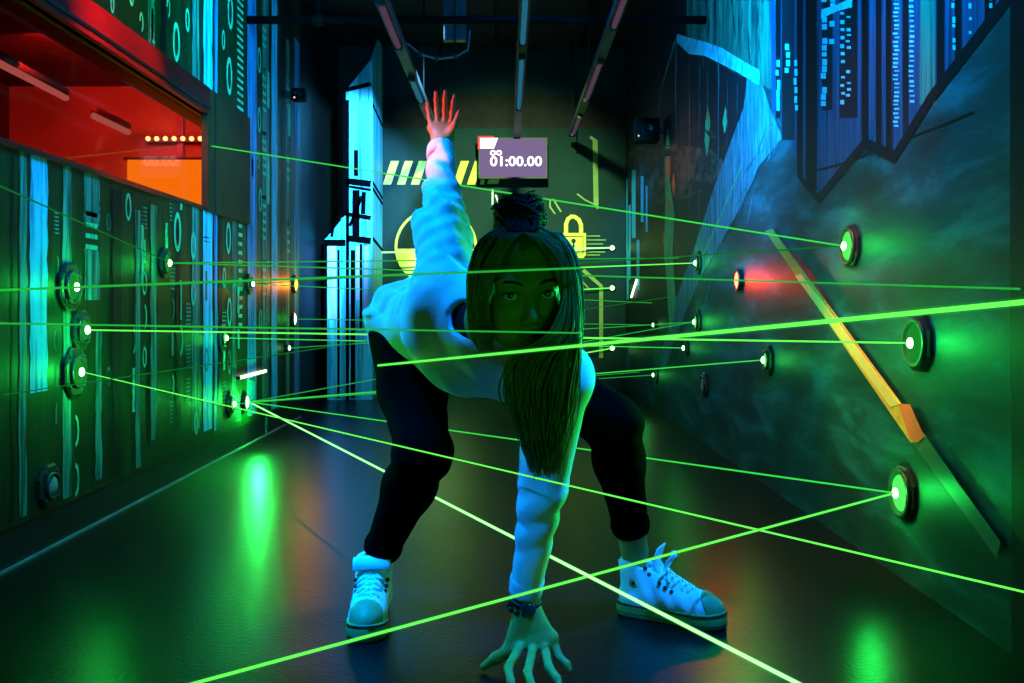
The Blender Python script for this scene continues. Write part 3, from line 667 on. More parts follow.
# timer screen
sc0, sc1 = W(480, 177, 8.2), W(546, 139, 8.2)
ts = thing('timer_screen', ((sc0.x+sc1.x)/2, 8.2, sc0.z), 'hanging lilac timer screen with white digits on the far wall', 'screen')
part(MB().box((sc0.x-.012, 8.2, sc0.z-.012), (sc1.x+.012, 8.26, sc1.z+.012)), 'casing', M['black'], ts)
part(MB().box((sc0.x, 8.195, sc0.z), (sc1.x, 8.2, sc1.z)), 'display', emit('lilac_glow', (.24, .17, .34), .85), ts)
mb = MB()
vs, fs = text_polys('01:00.00', .105, .0022); xs = [v[0] for v in vs]; x0 = W(490, 0, 8.2).x; wd = W(542, 0, 8.2).x-x0; zb = W(0, 166, 8.2).z
k = wd/(max(xs)-min(xs))
mb.add([(x0+(v[0]-min(xs))*k, 8.191, zb+v[1]*1.12) for v in vs], fs)
vs, fs = text_polys('00', .062, .0018); zb2 = W(0, 155.4, 8.2).z; xs = [v[0] for v in vs]; k = (W(502, 0, 8.2).x-x0)/(max(xs)-min(xs))
mb.add([(x0+(v[0]-min(xs))*k, 8.191, zb2+v[1]) for v in vs], fs)
part(mb, 'digits', emit('digit_white', (1, .95, .9), 2.2), ts)
part(MB().prism([W(480, 148.5, 8.19), W(494, 148.5, 8.19), W(498, 138, 8.19), W(480, 138, 8.19)], (0, -.004, 0)), 'corner_tag', emit('tag_white', (1, .85, .9), 2.2), ts)
part(MB().box((sc0.x-.02, 8.188, W(0, 149.5, 8.19).z), (sc0.x, 8.196, W(0, 137, 8.19).z)).box((sc0.x-.02, 8.188, W(0, 137.6, 8.19).z), (W(494, 0, 8.19).x, 8.196, W(0, 136, 8.19).z)), 'red_edge', emit('tag_red', (1, .12, .08), .9), ts)
part(MB().box((W(515, 0, 8.2).x, 8.262, sc1.z-.1), (W(519.5, 0, 8.2).x, 8.30, ZC)), 'hanger', M['alu'], ts)

# ------------------------------------------------------------------ distance-field modelling for the figure
class Field:
    def __init__(s, lo, hi, h):
        s.lo = np.array(lo, float); s.h = h
        s.n = np.ceil((np.array(hi)-s.lo)/h).astype(int)+1
        s.a = np.full(s.n, 1.0, np.float32)
    def sub(s, lo, hi, pad):
        i0 = np.clip(np.floor((np.array(lo)-pad-s.lo)/s.h).astype(int), 0, s.n-1)
        i1 = np.clip(np.ceil((np.array(hi)+pad-s.lo)/s.h).astype(int)+1, 1, s.n)
        if (i1 <= i0).any(): return None, None
        ax = [(s.lo[k]+np.arange(i0[k], i1[k])*s.h).astype(np.float32) for k in range(3)]
        return (slice(i0[0], i1[0]), slice(i0[1], i1[1]), slice(i0[2], i1[2])), (ax[0][:, None, None], ax[1][None, :, None], ax[2][None, None, :])
    def put(s, sl, d, k, cut=False):
        A = s.a[sl]; d = d.astype(np.float32)
        if cut: A = -A
        if k > 0: hh = np.maximum(k-np.abs(A-d), 0)/k; R = np.minimum(A, d)-hh*hh*k*.25
        else: R = np.minimum(A, d)
        s.a[sl] = -R if cut else R
    def cone(s, a, ra, b, rb, k=.01, cut=False):
        a, b = np.array(a, float), np.array(b, float); r = max(ra, rb)
        sl, g = s.sub(np.minimum(a, b)-r, np.maximum(a, b)+r, k+2*s.h)
        if sl is None: return
        ba = b-a; l2 = max(float(ba@ba), 1e-9)
        t = np.clip(((g[0]-a[0])*ba[0]+(g[1]-a[1])*ba[1]+(g[2]-a[2])*ba[2])/l2, 0, 1)
        d = np.sqrt((g[0]-a[0]-t*ba[0])**2+(g[1]-a[1]-t*ba[1])**2+(g[2]-a[2]-t*ba[2])**2)-(ra+(rb-ra)*t)
        s.put(sl, d, k, cut)
    def chain(s, pts, rs, k=.01):
        for i in range(len(pts)-1): s.cone(pts[i], rs[i], pts[i+1], rs[i+1], k)
    def ell(s, c, r, R=None, k=.01, cut=False):
        """ellipsoid; R has the local axes as columns"""
        c = np.array(c, float); r = np.array(r, float); m = r.max()
        sl, g = s.sub(c-m, c+m, k+2*s.h)
        if sl is None: return
        p = [g[i]-c[i] for i in range(3)]
        if R is not None: p = [p[0]*R[0][i]+p[1]*R[1][i]+p[2]*R[2][i] for i in range(3)]
        k0 = np.sqrt(sum((p[i]/r[i])**2 for i in range(3))); k1 = np.sqrt(sum((p[i]/r[i]**2)**2 for i in range(3)))
        s.put(sl, k0*(k0-1)/np.maximum(k1, 1e-6), k, cut)
    def half(s, p, n):
        """keep the side that n points away from"""
        n = np.array(n, float); n /= np.linalg.norm(n); p = np.array(p, float)
        ax = [(s.lo[k]+np.arange(s.n[k])*s.h).astype(np.float32) for k in range(3)]
        d = (ax[0][:, None, None]-p[0])*n[0]+(ax[1][None, :, None]-p[1])*n[1]+(ax[2][None, None, :]-p[2])*n[2]
        s.a = np.maximum(s.a, d)
    def warp(s, fn, lo, hi):
        sl, g = s.sub(lo, hi, 0)
        if sl is not None: s.a[sl] += fn(*g).astype(np.float32)
    def mesh(s, smooth=1):
        a = s.a; ins = a < 0; nx, ny, nz = a.shape
        c = np.zeros((nx-1, ny-1, nz-1), np.uint8)
        for i in (0, 1):
            for j in (0, 1):
                for k in (0, 1): c += ins[i:nx-1+i, j:ny-1+j, k:nz-1+k]
        act = (c > 0) & (c < 8); ids = np.full(act.shape, -1, np.int64); cells = np.argwhere(act); ids[act] = np.arange(len(cells))
        acc = np.zeros((len(cells), 3)); cnt = np.zeros(len(cells))
        corner = [(i, j, k) for i in (0, 1) for j in (0, 1) for k in (0, 1)]
        I, J, K_ = cells.T
        val = {q: a[I+q[0], J+q[1], K_+q[2]].astype(float) for q in corner}
        for q in corner:
            for ax in range(3):
                if q[ax] == 0:
                    q2 = list(q); q2[ax] = 1; q2 = tuple(q2); va, vb = val[q], val[q2]; m = (va < 0) != (vb < 0)
                    t = np.where(m, va/np.where(m, va-vb, 1), 0)
                    for d in range(3): acc[:, d] += np.where(m, q[d]+(t if d == ax else 0), 0)
                    cnt += m
        v = (cells+acc/np.maximum(cnt, 1)[:, None])*s.h+s.lo
        quads = []
        for ax in range(3):
            o = [0, 0, 0]; o[ax] = 1
            A = ins[:nx-o[0], :ny-o[1], :nz-o[2]]; B = ins[o[0]:, o[1]:, o[2]:]
            u, w_ = (ax+1) % 3, (ax+2) % 3
            e = np.argwhere(A != B); e = e[(e[:, u] > 0) & (e[:, w_] > 0) & (e[:, u] < (nx, ny, nz)[u]-1) & (e[:, w_] < (nx, ny, nz)[w_]-1)]
            if not len(e): continue
            def idx(du, dw):
                q = e.copy(); q[:, u] -= du; q[:, w_] -= dw; return ids[q[:, 0], q[:, 1], q[:, 2]]
            qd = np.stack([idx(1, 1), idx(0, 1), idx(0, 0), idx(1, 0)], 1)
            flip = ~A[e[:, 0], e[:, 1], e[:, 2]]; qd[flip] = qd[flip][:, ::-1]
            quads.append(qd)
        f = np.concatenate(quads); f = f[(f >= 0).all(1)]
        for _ in range(smooth):
            sm = np.zeros_like(v); ct = np.zeros(len(v))
            for i in range(4):
                for j in ((i+1) % 4, (i+3) % 4):
                    np.add.at(sm, f[:, i], v[f[:, j]]); np.add.at(ct, f[:, i], 1)
            v = .5*v+.5*sm/np.maximum(ct, 1)[:, None]
        return v, f
def mesh_part(name, vf, mats, parent, mi=None):
    v, f = vf; base = Vector((0, 0, 0)); p = parent
    while p: base += Vector(p.location); p = p.parent
    me = bpy.data.meshes.new(name); me.from_pydata((v-np.array(base)).tolist(), [], f.tolist())
    for m in (mats if isinstance(mats, (list, tuple)) else [mats]): me.materials.append(m)
    me.polygons.foreach_set('use_smooth', [True]*len(f))
    if mi is not None: me.polygons.foreach_set('material_index', mi)
    me.update(); return link(me, name, parent)
A3 = lambda v: np.array(v, float)
def V(px, py, Y): return A3(W(px, py, Y))

# joints (viewer-left leg and raised arm are her right side)
hipR, kneeR, ankR = A3((-.262, 2.40, .655)), A3((-.183, 2.08, .405)), A3((-.312, 2.255, .115))
hipL, kneeL, ankL = A3((-.05, 2.38, .640)), A3((.232, 2.06, .470)), A3((.300, 2.235, .150))
shR, elR, wrR = A3((-.135, 1.96, .735)), V(442.5, 222, 2.13), V(441, 150, 2.29)
shL, elL, wrL = A3((.095, 1.80, .590)), A3((.068, 1.858, .365)), V(525, 600, 1.925)
chest = A3((-.035, 1.95, .665)); pelvis = (hipR+hipL)/2+A3((0, .03, .03))
neck0, neck1 = A3((-.015, 1.86, .69)), A3((.020, 1.73, .705))
# head frame
hc = V(522, 288, 1.685)
def rot(yaw, pitch, roll):
    Ry = Matrix.Rotation(yaw, 3, 'Z'); Rp = Matrix.Rotation(pitch, 3, 'X'); Rr = Matrix.Rotation(roll, 3, 'Y'); return Ry @ Rp @ Rr
HR = rot(math.radians(9), math.radians(10), math.radians(-3))    # local: x = viewer right, -y = face, z = up
HRn = np.array([[HR[i][j] for j in range(3)] for i in range(3)])
def hd(x, y, z): return hc+HRn @ A3((x, -y, z))                  # y given towards the face
who = thing('person', (-.02, 2.2, 0), 'woman in white sweatshirt and black trousers crouching, one hand on floor, other raised', 'person')

bf = Field((-.50, 1.48, -.005), (.60, 2.62, 1.30), .0032)
# torso and limbs under the clothes
bf.ell(pelvis, (.13, .085, .085)); bf.cone(pelvis, .08, chest+A3((0, 0, .02)), .082, .03); bf.cone(shR, .045, shL, .045, .04); bf.cone(chest+A3((0, 0, .02)), .082, neck0, .064, .03)
bf.chain([hipR, kneeR, ankR+A3((0, .0, .0))], [.066, .040, .029], .012); bf.cone(kneeR*.55+ankR*.45+A3((0, .015, 0)), .036, ankR, .030, .01)
bf.chain([hipL, kneeL, ankL], [.066, .040, .029], .012); bf.cone(kneeL*.55+ankL*.45+A3((0, .015, 0)), .036, ankL, .030, .01)
for a, d in ((ankR, A3((.01, -1, 0))), (ankL, A3((.887, -.462, 0)))):
    bf.cone(a, .027, A3((a[0], a[1], .06))+d*.004, .023, .012); bf.cone(A3((a[0], a[1], .055)), .022, A3((a[0], a[1], .050))+d*.10, .014, .012)
bf.chain([shR, elR, wrR], [.042, .033, .022], .012); bf.chain([shL, elL, wrL], [.042, .031, .022], .012)
bf.chain([neck0, neck1, hd(0, -.02, -.06)], [.062, .052, .055], .02)
# head
SK = [(0, -.012, .030, .073, .092, .080), (0, .030, -.028, .060, .060, .082)]
for x, y, z, a, b_, c in SK: bf.ell(hd(x, y, z), (a, b_, c), HRn, .03)
for s_ in (-1, 1):
    bf.cone(hd(s_*.050, 0, -.055), .020, hd(s_*.012, .068, -.096), .016, .022)
    bf.ell(hd(s_*.036, .056, -.030), (.024, .024, .022), HRn, .022)
    bf.cone(hd(s_*.014, .083, .020), .008, hd(s_*.046, .066, .021), .009, .014)
    bf.ell(hd(s_*.031, .100, .000), (.018, .020, .012), HRn, .014, True)
    bf.ell(hd(s_*.075, -.008, -.012), (.009, .018, .030), HRn, .006)
bf.ell(hd(0, .070, -.100), (.016, .014, .013), HRn, .016)
bf.cone(hd(0, .084, .006), .008, hd(0, .103, -.036), .0105, .012)
for s_ in (-1, 1): bf.ell(hd(s_*.0115, .092, -.042), (.008, .010, .007), HRn, .008)
bf.ell(hd(0, .081, -.0635), (.023, .010, .0055), HRn, .006); bf.ell(hd(0, .079, -.0745), (.020, .010, .0065), HRn, .006)
bf.ell(hd(0, .095, -.0690), (.024, .010, .0016), HRn, .003, True)
EY = [hd(s_*.0315, .0690, .000) for s_ in (-1, 1)]
for c, s_ in zip(EY, (-1, 1)):
    bf.ell(c, (.0150,)*3, None, .004); bf.ell(c+HRn @ A3((0, -.014, -.0004)), (.0135, .014, .0056), HRn, .002, True)

def hand(F_, wrist, d, n, side, fingers, thumb, palm=.078, wid=.036, sc=1.0):
    """palm from the wrist along d, palm normal n; fingers: [(lateral, [points])]; all points are world"""
    kn = [wrist+d*palm*q+side*wid*u for u, q in ((-1, .96), (-.33, 1.04), (.36, 1.0), (1.0, .88))]
    for k_ in kn: F_.cone(wrist+(k_-wrist)*.12, .0165*sc, k_, .0112*sc, .018)
    F_.cone(kn[0], .010*sc, kn[3], .010*sc, .014)
    for k_, pts in zip(kn, fingers):
        P = [k_]+pts; F_.chain(P, [.0098*sc, .0086*sc, .0077*sc, .0062*sc][:len(P)], .005)
    F_.chain([wrist+d*.018-side*.012]+thumb, [.016*sc, .0125*sc, .0100*sc, .0076*sc][:len(thumb)+1], .012)
    return kn
nails = []
# hand pressed on the floor: knuckles low, fingers splayed towards the viewer
w0 = wrL; dn = A3((.03, -.02, -.094)); dn /= np.linalg.norm(dn); sd = A3((1, .0, .05))
ft = []
for (mx, my, tx, ty) in ((507, 664, 512, 690), (526, 668, 534, 696), (546, 664, 560, 686), (556, 655, 570, 670)):
    def fl(px, py, z):
        Y = F*(H-z)/(py-CY); return A3(W(px, py, Y))
    m_, t_ = fl(mx, my, .030), fl(tx, ty, .009)
    mid = m_*.5+t_*.5+A3((0, 0, .005)); ft.append([m_*.6+mid*.4, mid*.45+t_*.55+A3((0, 0, .003)), t_])
th = [fl(509, 650, .036), fl(496, 658, .026), fl(483, 667, .010)]
kn = hand(bf, w0, dn, None, sd, ft, th, palm=.088, wid=.031)
for p in ft: nails.append((p[2], p[2]-p[1], A3((0, 0, 1))))
nails.append((th[2], th[2]-th[1], A3((0, 0, 1))))
# raised hand, fingers up and spread, palm to the viewer
w1 = wrR; up = V(441, 122, 2.33)-w1; up /= np.linalg.norm(up); sd2 = A3((1, 0, 0))
tips = ((427, 101, 2.36), (435.5, 91, 2.375), (445, 90, 2.375), (454.5, 94, 2.365)); ft2 = []
kb = [w1+up*.070*q+sd2*.023*u for u, q in ((-1, .9), (-.33, 1.02), (.36, 1.04), (1.0, .96))]
for k_, t_ in zip(kb, tips):
    e = V(*t_); dd = e-k_; dd = dd/np.linalg.norm(dd)*max(np.linalg.norm(dd), .068); bend = A3((0, -.006, .002))
    ft2.append([k_+dd*.42+bend*.3, k_+dd*.74+bend*.3, k_+dd+bend*-1.0])
th2 = [V(449, 138, 2.30), V(454.5, 126, 2.30), V(459, 112, 2.31)]
hand(bf, w1, up, None, sd2, ft2, th2, palm=.070, wid=.023, sc=.78)
v, f = bf.mesh(1)
fc = v[f].mean(1); lc = (fc-hc) @ HRn
lip = (np.abs(lc[:, 0])/.0235)**2+((lc[:, 2]+.069)/.0125)**2 < 1; lip &= (lc[:, 1] < -.074)
body = mesh_part('body', (v, f), [M['skin'], M['lips']], who, lip.astype(int).tolist())
for c in EY:
    look = (A3((0, 0, H))-c); look /= np.linalg.norm(look)
    ey = part(MB().ball(c, .0133, 20), 'eyeball', M['eye_white'], body)
    part(MB().lathe(c, look, [(.0064, .0122), (.0060, .0130), (.0030, .0137), (0, .0139)], 16), 'iris', M['iris'], body)
for s_ in (-1, 1):
    part(MB().tube([hd(s_*.012, .0905, .0185), hd(s_*.026, .0900, .0245), hd(s_*.040, .0805, .0245), hd(s_*.050, .071, .0200)], [.0018, .0026, .0022, .0008], 6), 'eyebrow', M['hair_dark'], body)
    part(MB().tube([hd(s_*.0175, .0795, -.001), hd(s_*.025, .0845, .0058), hd(s_*.034, .0845, .0068), hd(s_*.042, .080, .0048), hd(s_*.0475, .0745, .001)], [.0004, .0012, .0014, .0012, .0005], 5), 'eyelashes', M['hair_dark'], body)
for tip, dd, upv in nails:
    dd = dd/np.linalg.norm(dd); c = tip+upv*.0046+dd*.001
    x = np.cross(dd, upv); x /= np.linalg.norm(x); z = np.cross(x, dd); mb = MB().ball((0, 0, 0), (.0046, .0075, .0018), 10)
    mb.v = [tuple(c+x*q[0]+dd*q[1]+z*q[2]) for q in mb.v]; part(mb, 'fingernail', M['nail'], body)

# black vest under the sweatshirt
tf = Field((-.35, 1.6, .45), (.3, 2.6, .95), .006)
tf.cone(pelvis, .080, chest+A3((0, 0, .02)), .088, .04); tf.cone(chest+A3((0, 0, .02)), .09, neck0+A3((0, .03, -.01)), .080, .03); tf.cone(shR+A3((.03, 0, 0)), .05, shL+A3((-.02, 0, 0)), .05, .04)
mesh_part('vest', tf.mesh(2), M['tank'], who)

# sweatshirt
sf = Field((-.46, 1.62, .06), (.30, 2.66, 1.12), .005)
sf.cone(A3((-.255, 2.42, .685)), .106, A3((-.06, 2.42, .665)), .105, .05)
sf.cone(A3((-.215, 2.40, .670)), .098, A3((-.120, 2.02, .695)), .105, .05); sf.cone(A3((-.06, 2.40, .655)), .095, A3((.03, 1.93, .645)), .105, .05)
sf.cone(chest+A3((0, .02, -.01)), .125, A3((-.095, 2.0, .630)), .085, .05)
sf.cone(A3((-.135, 2.18, .62)), .055, A3((-.085, 1.965, .600)), .042, .05)
sf.cone(A3((-.22, 2.36, .66)), .08, A3((-.085, 1.98, .60)), .04, .04)
sf.cone(shR+A3((.012, 0, 0)), .066, shL, .070, .04)
cuR = elR+(wrR-elR)*.90; cuL = elL+(wrL-elL)*.84
sf.chain([shR, elR, cuR], [.064, .046, .030], .02); sf.cone(A3((-.115, 2.02, .72)), .066, elR, .046, .04)
sf.chain([shL, elL, cuL], [.064, .044, .031], .02)
sf.ell(V(480, 318, 1.74), (.050, .085, .048), None, .012, True)      # wide neck opening
sf.ell(V(463, 318, 1.80), (.042, .10, .040), None, .012, True)
sf.cone(neck0+A3((.0, -.06, .01)), .058, neck1+A3((0, -.1, .0)), .070, .01, True)
def seg_t(g, a, b_):
    ba = b_-a; l2 = ba @ ba; return ((g[0]-a[0])*ba[0]+(g[1]-a[1])*ba[1]+(g[2]-a[2])*ba[2])/l2
def folds(x, y, z):
    g = (x, y, z); tR = seg_t(g, shR, cuR); wR = np.clip(1-np.abs(tR-.5)/.6, 0, 1)*(z > .70)
    r = .0062*(np.abs(np.sin(17*tR+46*(x+.15)+1.6*np.sin(8*tR)))-.5)*-1.6*wR+.0022*np.sin(60*tR-50*x)*wR
    tL = seg_t(g, shL, cuL); wL = np.clip(1-np.abs(tL-.55)/.6, 0, 1)*(z < .54)*(x > 0)
    r = r+.0048*(np.abs(np.sin(13*tL+26*x+1.5*np.sin(9*tL)))-.5)*-1.6*wL
    tb = np.clip((y-1.85)/.3, 0, 1)*(x < .1)
    return r+.0080*tb*(np.abs(np.sin(23*(y*.55+z*.8+x*.5)+1.8*np.sin(18*x+9*z)))-.5)*-1.4+.002*np.sin(70*x+30*z+20*y)*tb
sf.warp(folds, (-.46, 1.62, .06), (.30, 2.66, 1.12))
sf.half(A3((-.2, 2.47, .67)), A3((.10, 1, -.10)))
shirt = mesh_part('sweatshirt', sf.mesh(2), M['shirt'], who)
def cuff(c, d, r, L_, name='cuff'):
    d = A3(d)/np.linalg.norm(d)
    part(MB().lathe(c, d, [(r*.86, -.004), (r*1.0, 0), (r*1.03, L_*.2), (r*1.0, L_*.8), (r*.98, L_), (r*.86, L_+.003)], 28), name, M['rib'], shirt)
cuff(cuR-(wrR-elR)/np.linalg.norm(wrR-elR)*.004, wrR-elR, .0345, .034); cuff(cuL+A3((0, 0, .012)), wrL-elL, .0345, .036)

# trousers
pf = Field((-.44, 1.94, .12), (.36, 2.62, .82), .005)
hemR = ankR+(kneeR-ankR)*.255; hemL = ankL+(kneeL-ankL)*.31
pf.cone(hipR+A3((.02, .03, -.01)), .084, hipL, .088, .05); pf.ell(pelvis+A3((0, .02, -.02)), (.15, .10, .095), None, .03)
pf.chain([hipR, hipR*.5+kneeR*.5, kneeR, kneeR*.6+hemR*.4+A3((0, .02, 0)), hemR], [.088, .078, .060, .057, .043], .03)
pf.chain([hipL, hipL*.5+kneeL*.5, kneeL, kneeL*.6+hemL*.4+A3((.0, .02, 0)), hemL], [.092, .078, .058, .054, .043], .03)
def pfolds(x, y, z):
    dk = np.sqrt((x-kneeR[0])**2+(y-kneeR[1]-.03)**2+(z-kneeR[2])**2); dl = np.sqrt((x-kneeL[0])**2+(y-kneeL[1])**2+(z-kneeL[2])**2)
    return .0035*np.sin(110*z+30*x)*(np.clip(1-dk/.12, 0, 1)+np.clip(1-dl/.14, 0, 1))
pf.warp(pfolds, (-.44, 1.94, .12), (.36, 2.62, .82))
tr = mesh_part('trousers', pf.mesh(2), M['legging'], who)
for hp, kp in ((hemR, kneeR), (hemL, kneeL)):
    d = hp-kp; d = d/np.linalg.norm(d)
    part(MB().lathe(hp+d*.022, d, [(.040, -.012), (.045, -.004), (.046, .010), (.044, .020), (.037, .022)], 24), 'hem', M['legging'], tr)

# canvas high-top shoes
def shoe(heel, ang, label, tongue_up, sc=1.0):
    """local frame: x towards the toe, z up; heel at the origin"""
    ca, sa = math.cos(ang), math.sin(ang); heel = A3(heel)
    Rm = A3(((ca, -sa, 0), (sa, ca, 0), (0, 0, 1)))
    def T(v): return heel+(A3(v)*sc) @ Rm.T
    o = thing('sneaker', tuple(heel), None, None); o.parent = who; o.location = Vector(heel)-Vector(who.location)
    Lh = .262
    def prof(t):   # half width along the foot
        return np.interp(t, [0, .03, .10, .25, .45, .62, .78, .90, .97, 1.0], [.006, .021, .030, .033, .033, .041, .045, .038, .022, .004])
    ts_ = np.concatenate([np.linspace(0, .1, 6), np.linspace(.14, .88, 14), np.linspace(.91, 1, 7)])
    def ring(grow, z, toe=0):
        L1 = [(t*Lh+(t-.5)*2*grow, prof(t)+grow, z+toe*max(0, t-.7)**2*3) for t in ts_]
        return L1+[(x, -y, z_) for x, y, z_ in L1[::-1]]
    def loft(rings, mi=0):
        mb = MB(); n = len(rings[0]); vs = [T(p) for r in rings for p in r]; fs = []
        for i in range(len(rings)-1):
            for k in range(n): fs.append((i*n+k, i*n+(k+1) % n, (i+1)*n+(k+1) % n, (i+1)*n+k))
        fs += [list(range(n))[::-1], [(len(rings)-1)*n+k for k in range(n)]]
        return mb.add(vs, fs, mi, True)
    so = part(loft([ring(-.004, .0), ring(.001, .002), ring(.003, .008), ring(.003, .030, .02), ring(.001, .034, .02), ring(-.006, .034, .02)]), 'sole', M['rubber'], o)
    part(loft([ring(.0020, .0290, .02), ring(.0042, .0295, .02), ring(.0042, .0325, .02), ring(.0015, .0330, .02)]), 'sole_stripe', M['sole_line'], so)
    part(loft([ring(.0020, .0100), ring(.0040, .0105), ring(.0040, .0120), ring(.0020, .0125)]), 'welt_line', M['sole_line'], so)
    # upper
    lf = Field((-.03, -.07, .02), (.29, .07, .165), .0028)
    lf.chain([(.040, 0, .050), (.085, 0, .052), (.16, 0, .048), (.215, 0, .042), (.232, 0, .040)], [.033, .035, .036, .030, .022], .02)
    lf.cone((.20, .010, .040), .029, (.20, -.010, .040), .029, .02)
    lf.cone((.045, 0, .05), .032, (.046, 0, .128), .040, .025); lf.cone((.10, 0, .055), .034, (.066, 0, .115), .035, .03); lf.cone((.15, 0, .05), .03, (.085, 0, .10), .03, .025)
    lf.half((0, 0, .026), (0, 0, -1)); lf.half((.05, 0, .132), (.30, 0, 1))
    lf.cone((.052, 0, .08), .026, (.054, 0, .16), .033, .004, True)
    lf.cone((.10, 0, .112), .010, (.085, 0, .16), .020, .004, True)
    lf.warp(lambda x, y, z: .0012*np.sin(150*x+80*z)*np.ones_like(y), (-.03, -.07, .02), (.2, .07, .165))
    v, f = lf.mesh(1); vw = heel+(v*sc) @ Rm.T
    up_ = mesh_part('upper', (vw, f), M['canvas'], o)
    # rubber toe cap follows the upper, a little proud
    cf = Field((.18, -.07, .02), (.29, .07, .10), .0028)
    cf.chain([(.16, 0, .048), (.215, 0, .042), (.236, 0, .040)], [.0385, .0325, .0235], .02); cf.cone((.20, .010, .040), .0312, (.20, -.010, .040), .0312, .02)
    cf.half((0, 0, .026), (0, 0, -1)); cf.half((.217, 0, .06), (-1, 0, -.45))
    v, f = cf.mesh(1); part_ = mesh_part('toe_cap', (heel+(v*sc) @ Rm.T, f), M['toe'], o)
    # tongue
    tl = MB(); tv = []; tu = .182 if tongue_up else .150
    sec = [(.185, .082, .016), (.150, .097, .020), (.120, .117, .024), (.104, .140, .028), (.112, tu-.012, .031), (.116, tu, .026)] if tongue_up else [(.185, .082, .016), (.150, .097, .020), (.120, .117, .026), (.108, .132, .036), (.106, .146, .042), (.114, .152, .043), (.126, .146, .043), (.137, .128, .042)]
    for x, z, wd in sec:
        for y in (-1, -.5, 0, .5, 1): tv.append((x-abs(y)*.006, y*wd, z-abs(y)**2*.006))
    off = len(tv); tv += [(x-.004, y, z-.003) for x, y, z in tv]; fs = []
    for i in range(len(sec)-1):
        for k in range(4): a = i*5+k; fs += [(a, a+1, a+6, a+5), (off+a, off+a+5, off+a+6, off+a+1)]
    n = len(sec); bd = list(range(5))+[i*5+4 for i in range(1, n)]+[(n-1)*5+k for k in range(3, -1, -1)]+[i*5 for i in range(n-2, 0, -1)]
    for i in range(len(bd)): a, b_ = bd[i], bd[(i+1) % len(bd)]; fs.append((a, off+a, off+b_, b_))
    part(tl.add([T(p) for p in tv], fs, 0, True), 'tongue', M['canvas'], o)
    # lacing rows, eyelets
    rows = [(.196, .076, .022), (.180, .084, .024), (.164, .091, .027), (.148, .098, .029), (.133, .106, .031), (.119, .116, .033)]
    for i, (x, z, wd) in enumerate(rows):
        path = [(x+(.004 if i % 2 else -.004)*q, wd*q, z-.014*abs(q)**2.2+.004) for q in np.linspace(-1, 1, 9)]
        part(MB().tube([T(p) for p in path], .0032*sc, 6), 'lace', M['lace'], o)
        if i < 5:
            x2, z2, w2 = rows[i+1]
            for s_ in (-1, 1):
                path = [(x+(x2-x)*t, s_*(-wd+(wd+w2)*t)*.92, z+(z2-z)*t+.0055-.012*abs(2*t-1)**2.4) for t in np.linspace(0, 1, 8)]
                part(MB().tube([T(p) for p in path], .0028*sc, 6), 'lace', M['lace'], o)
        for s_ in (-1, 1):
            c = T((x-.004, s_*(wd+.0045), z-.020)); nn = Rm @ A3((.25, s_*.85, .5))
            part(MB().lathe(c, nn, [(.0046, -.003), (.0046, .0022), (.002, .0028), (0, .001)], 12), 'eyelet', M['sole_line'], o)
    for (x, z, wd) in ((.104, .122, .0375), (.094, .135, .039)):
        for s_ in (-1, 1):
            part(MB().lathe(T((x-.014, s_*(wd-.002), z-.010)), Rm @ A3((.1, s_, .15)), [(.0046, -.004), (.0046, .0024), (.002, .003), (0, .001)], 12), 'eyelet', M['sole_line'], o)
    if tongue_up:
        for s_, tip in ((-1, (.150, -.022, .172)), (1, (.128, .020, .160))):
            part(MB().tube([T((.119, s_*.012, .120)), T((.128, s_*.016, .142)), T((.138, s_*.02, .150)), T(tip)], [.0035, .0042, .0045, .003], 6), 'lace', M['lace'], o)
    # heel strip and patch
    part(MB().tube([T((.0125, 0, .036)), T((.0105, 0, .070)), T((.0085, 0, .100)), T((.0045, 0, .130))], [.0055, .0055, .0055, .006], 8), 'heel_strip', M['canvas'], o)
    c = T((.052, -.0385, .088)); nn = Rm @ A3((0, -1, .05))
    part(MB().lathe(c, nn, [(.0115, -.006), (.0115, .0012), (.0105, .002), (0, .002)], 24), 'ankle_patch', M['rubber'], o)
    part(MB().lathe(T((.052, -.0408, .088)), nn, [(.005, -.002), (.005, .0008), (.0025, .0012), (0, .0012)], 5, 0, False), 'patch_mark', M['sole_line'], o)
    return o
shoe((-.316, 2.305, 0), math.radians(-88), 'her right shoe', False)
shoe((.266, 2.258, 0), math.radians(-27.5), 'her left shoe', True, .97)

# bracelets on the lower wrist
bd = (wrL-elL)/np.linalg.norm(wrL-elL); bc = wrL-bd*.002
br = part(MB().lathe(bc, bd, [(.029, -.006), (.033, -.005), (.0345, 0), (.033, .005), (.029, .006)], 28), 'bracelet', M['black'], who)
for k in range(12):
    a = 2*PI*k/12; u = A3((1, 0, 0)); v_ = np.cross(bd, u); v_ /= np.linalg.norm(v_)
    part(MB().ball(bc+bd*.013+(u*math.cos(a)+v_*math.sin(a))*.031, .0068, 10), 'bead', M['sole_line'], br)
part(MB().lathe(bc+A3((.006, -.032, -.010)), (0, -1, .05), [(.015, -.004), (.015, .004), (.012, .006), (0, .006)], 24), 'watch_face', mat('watch_glass', (.03, .035, .035), .1, .7), br)

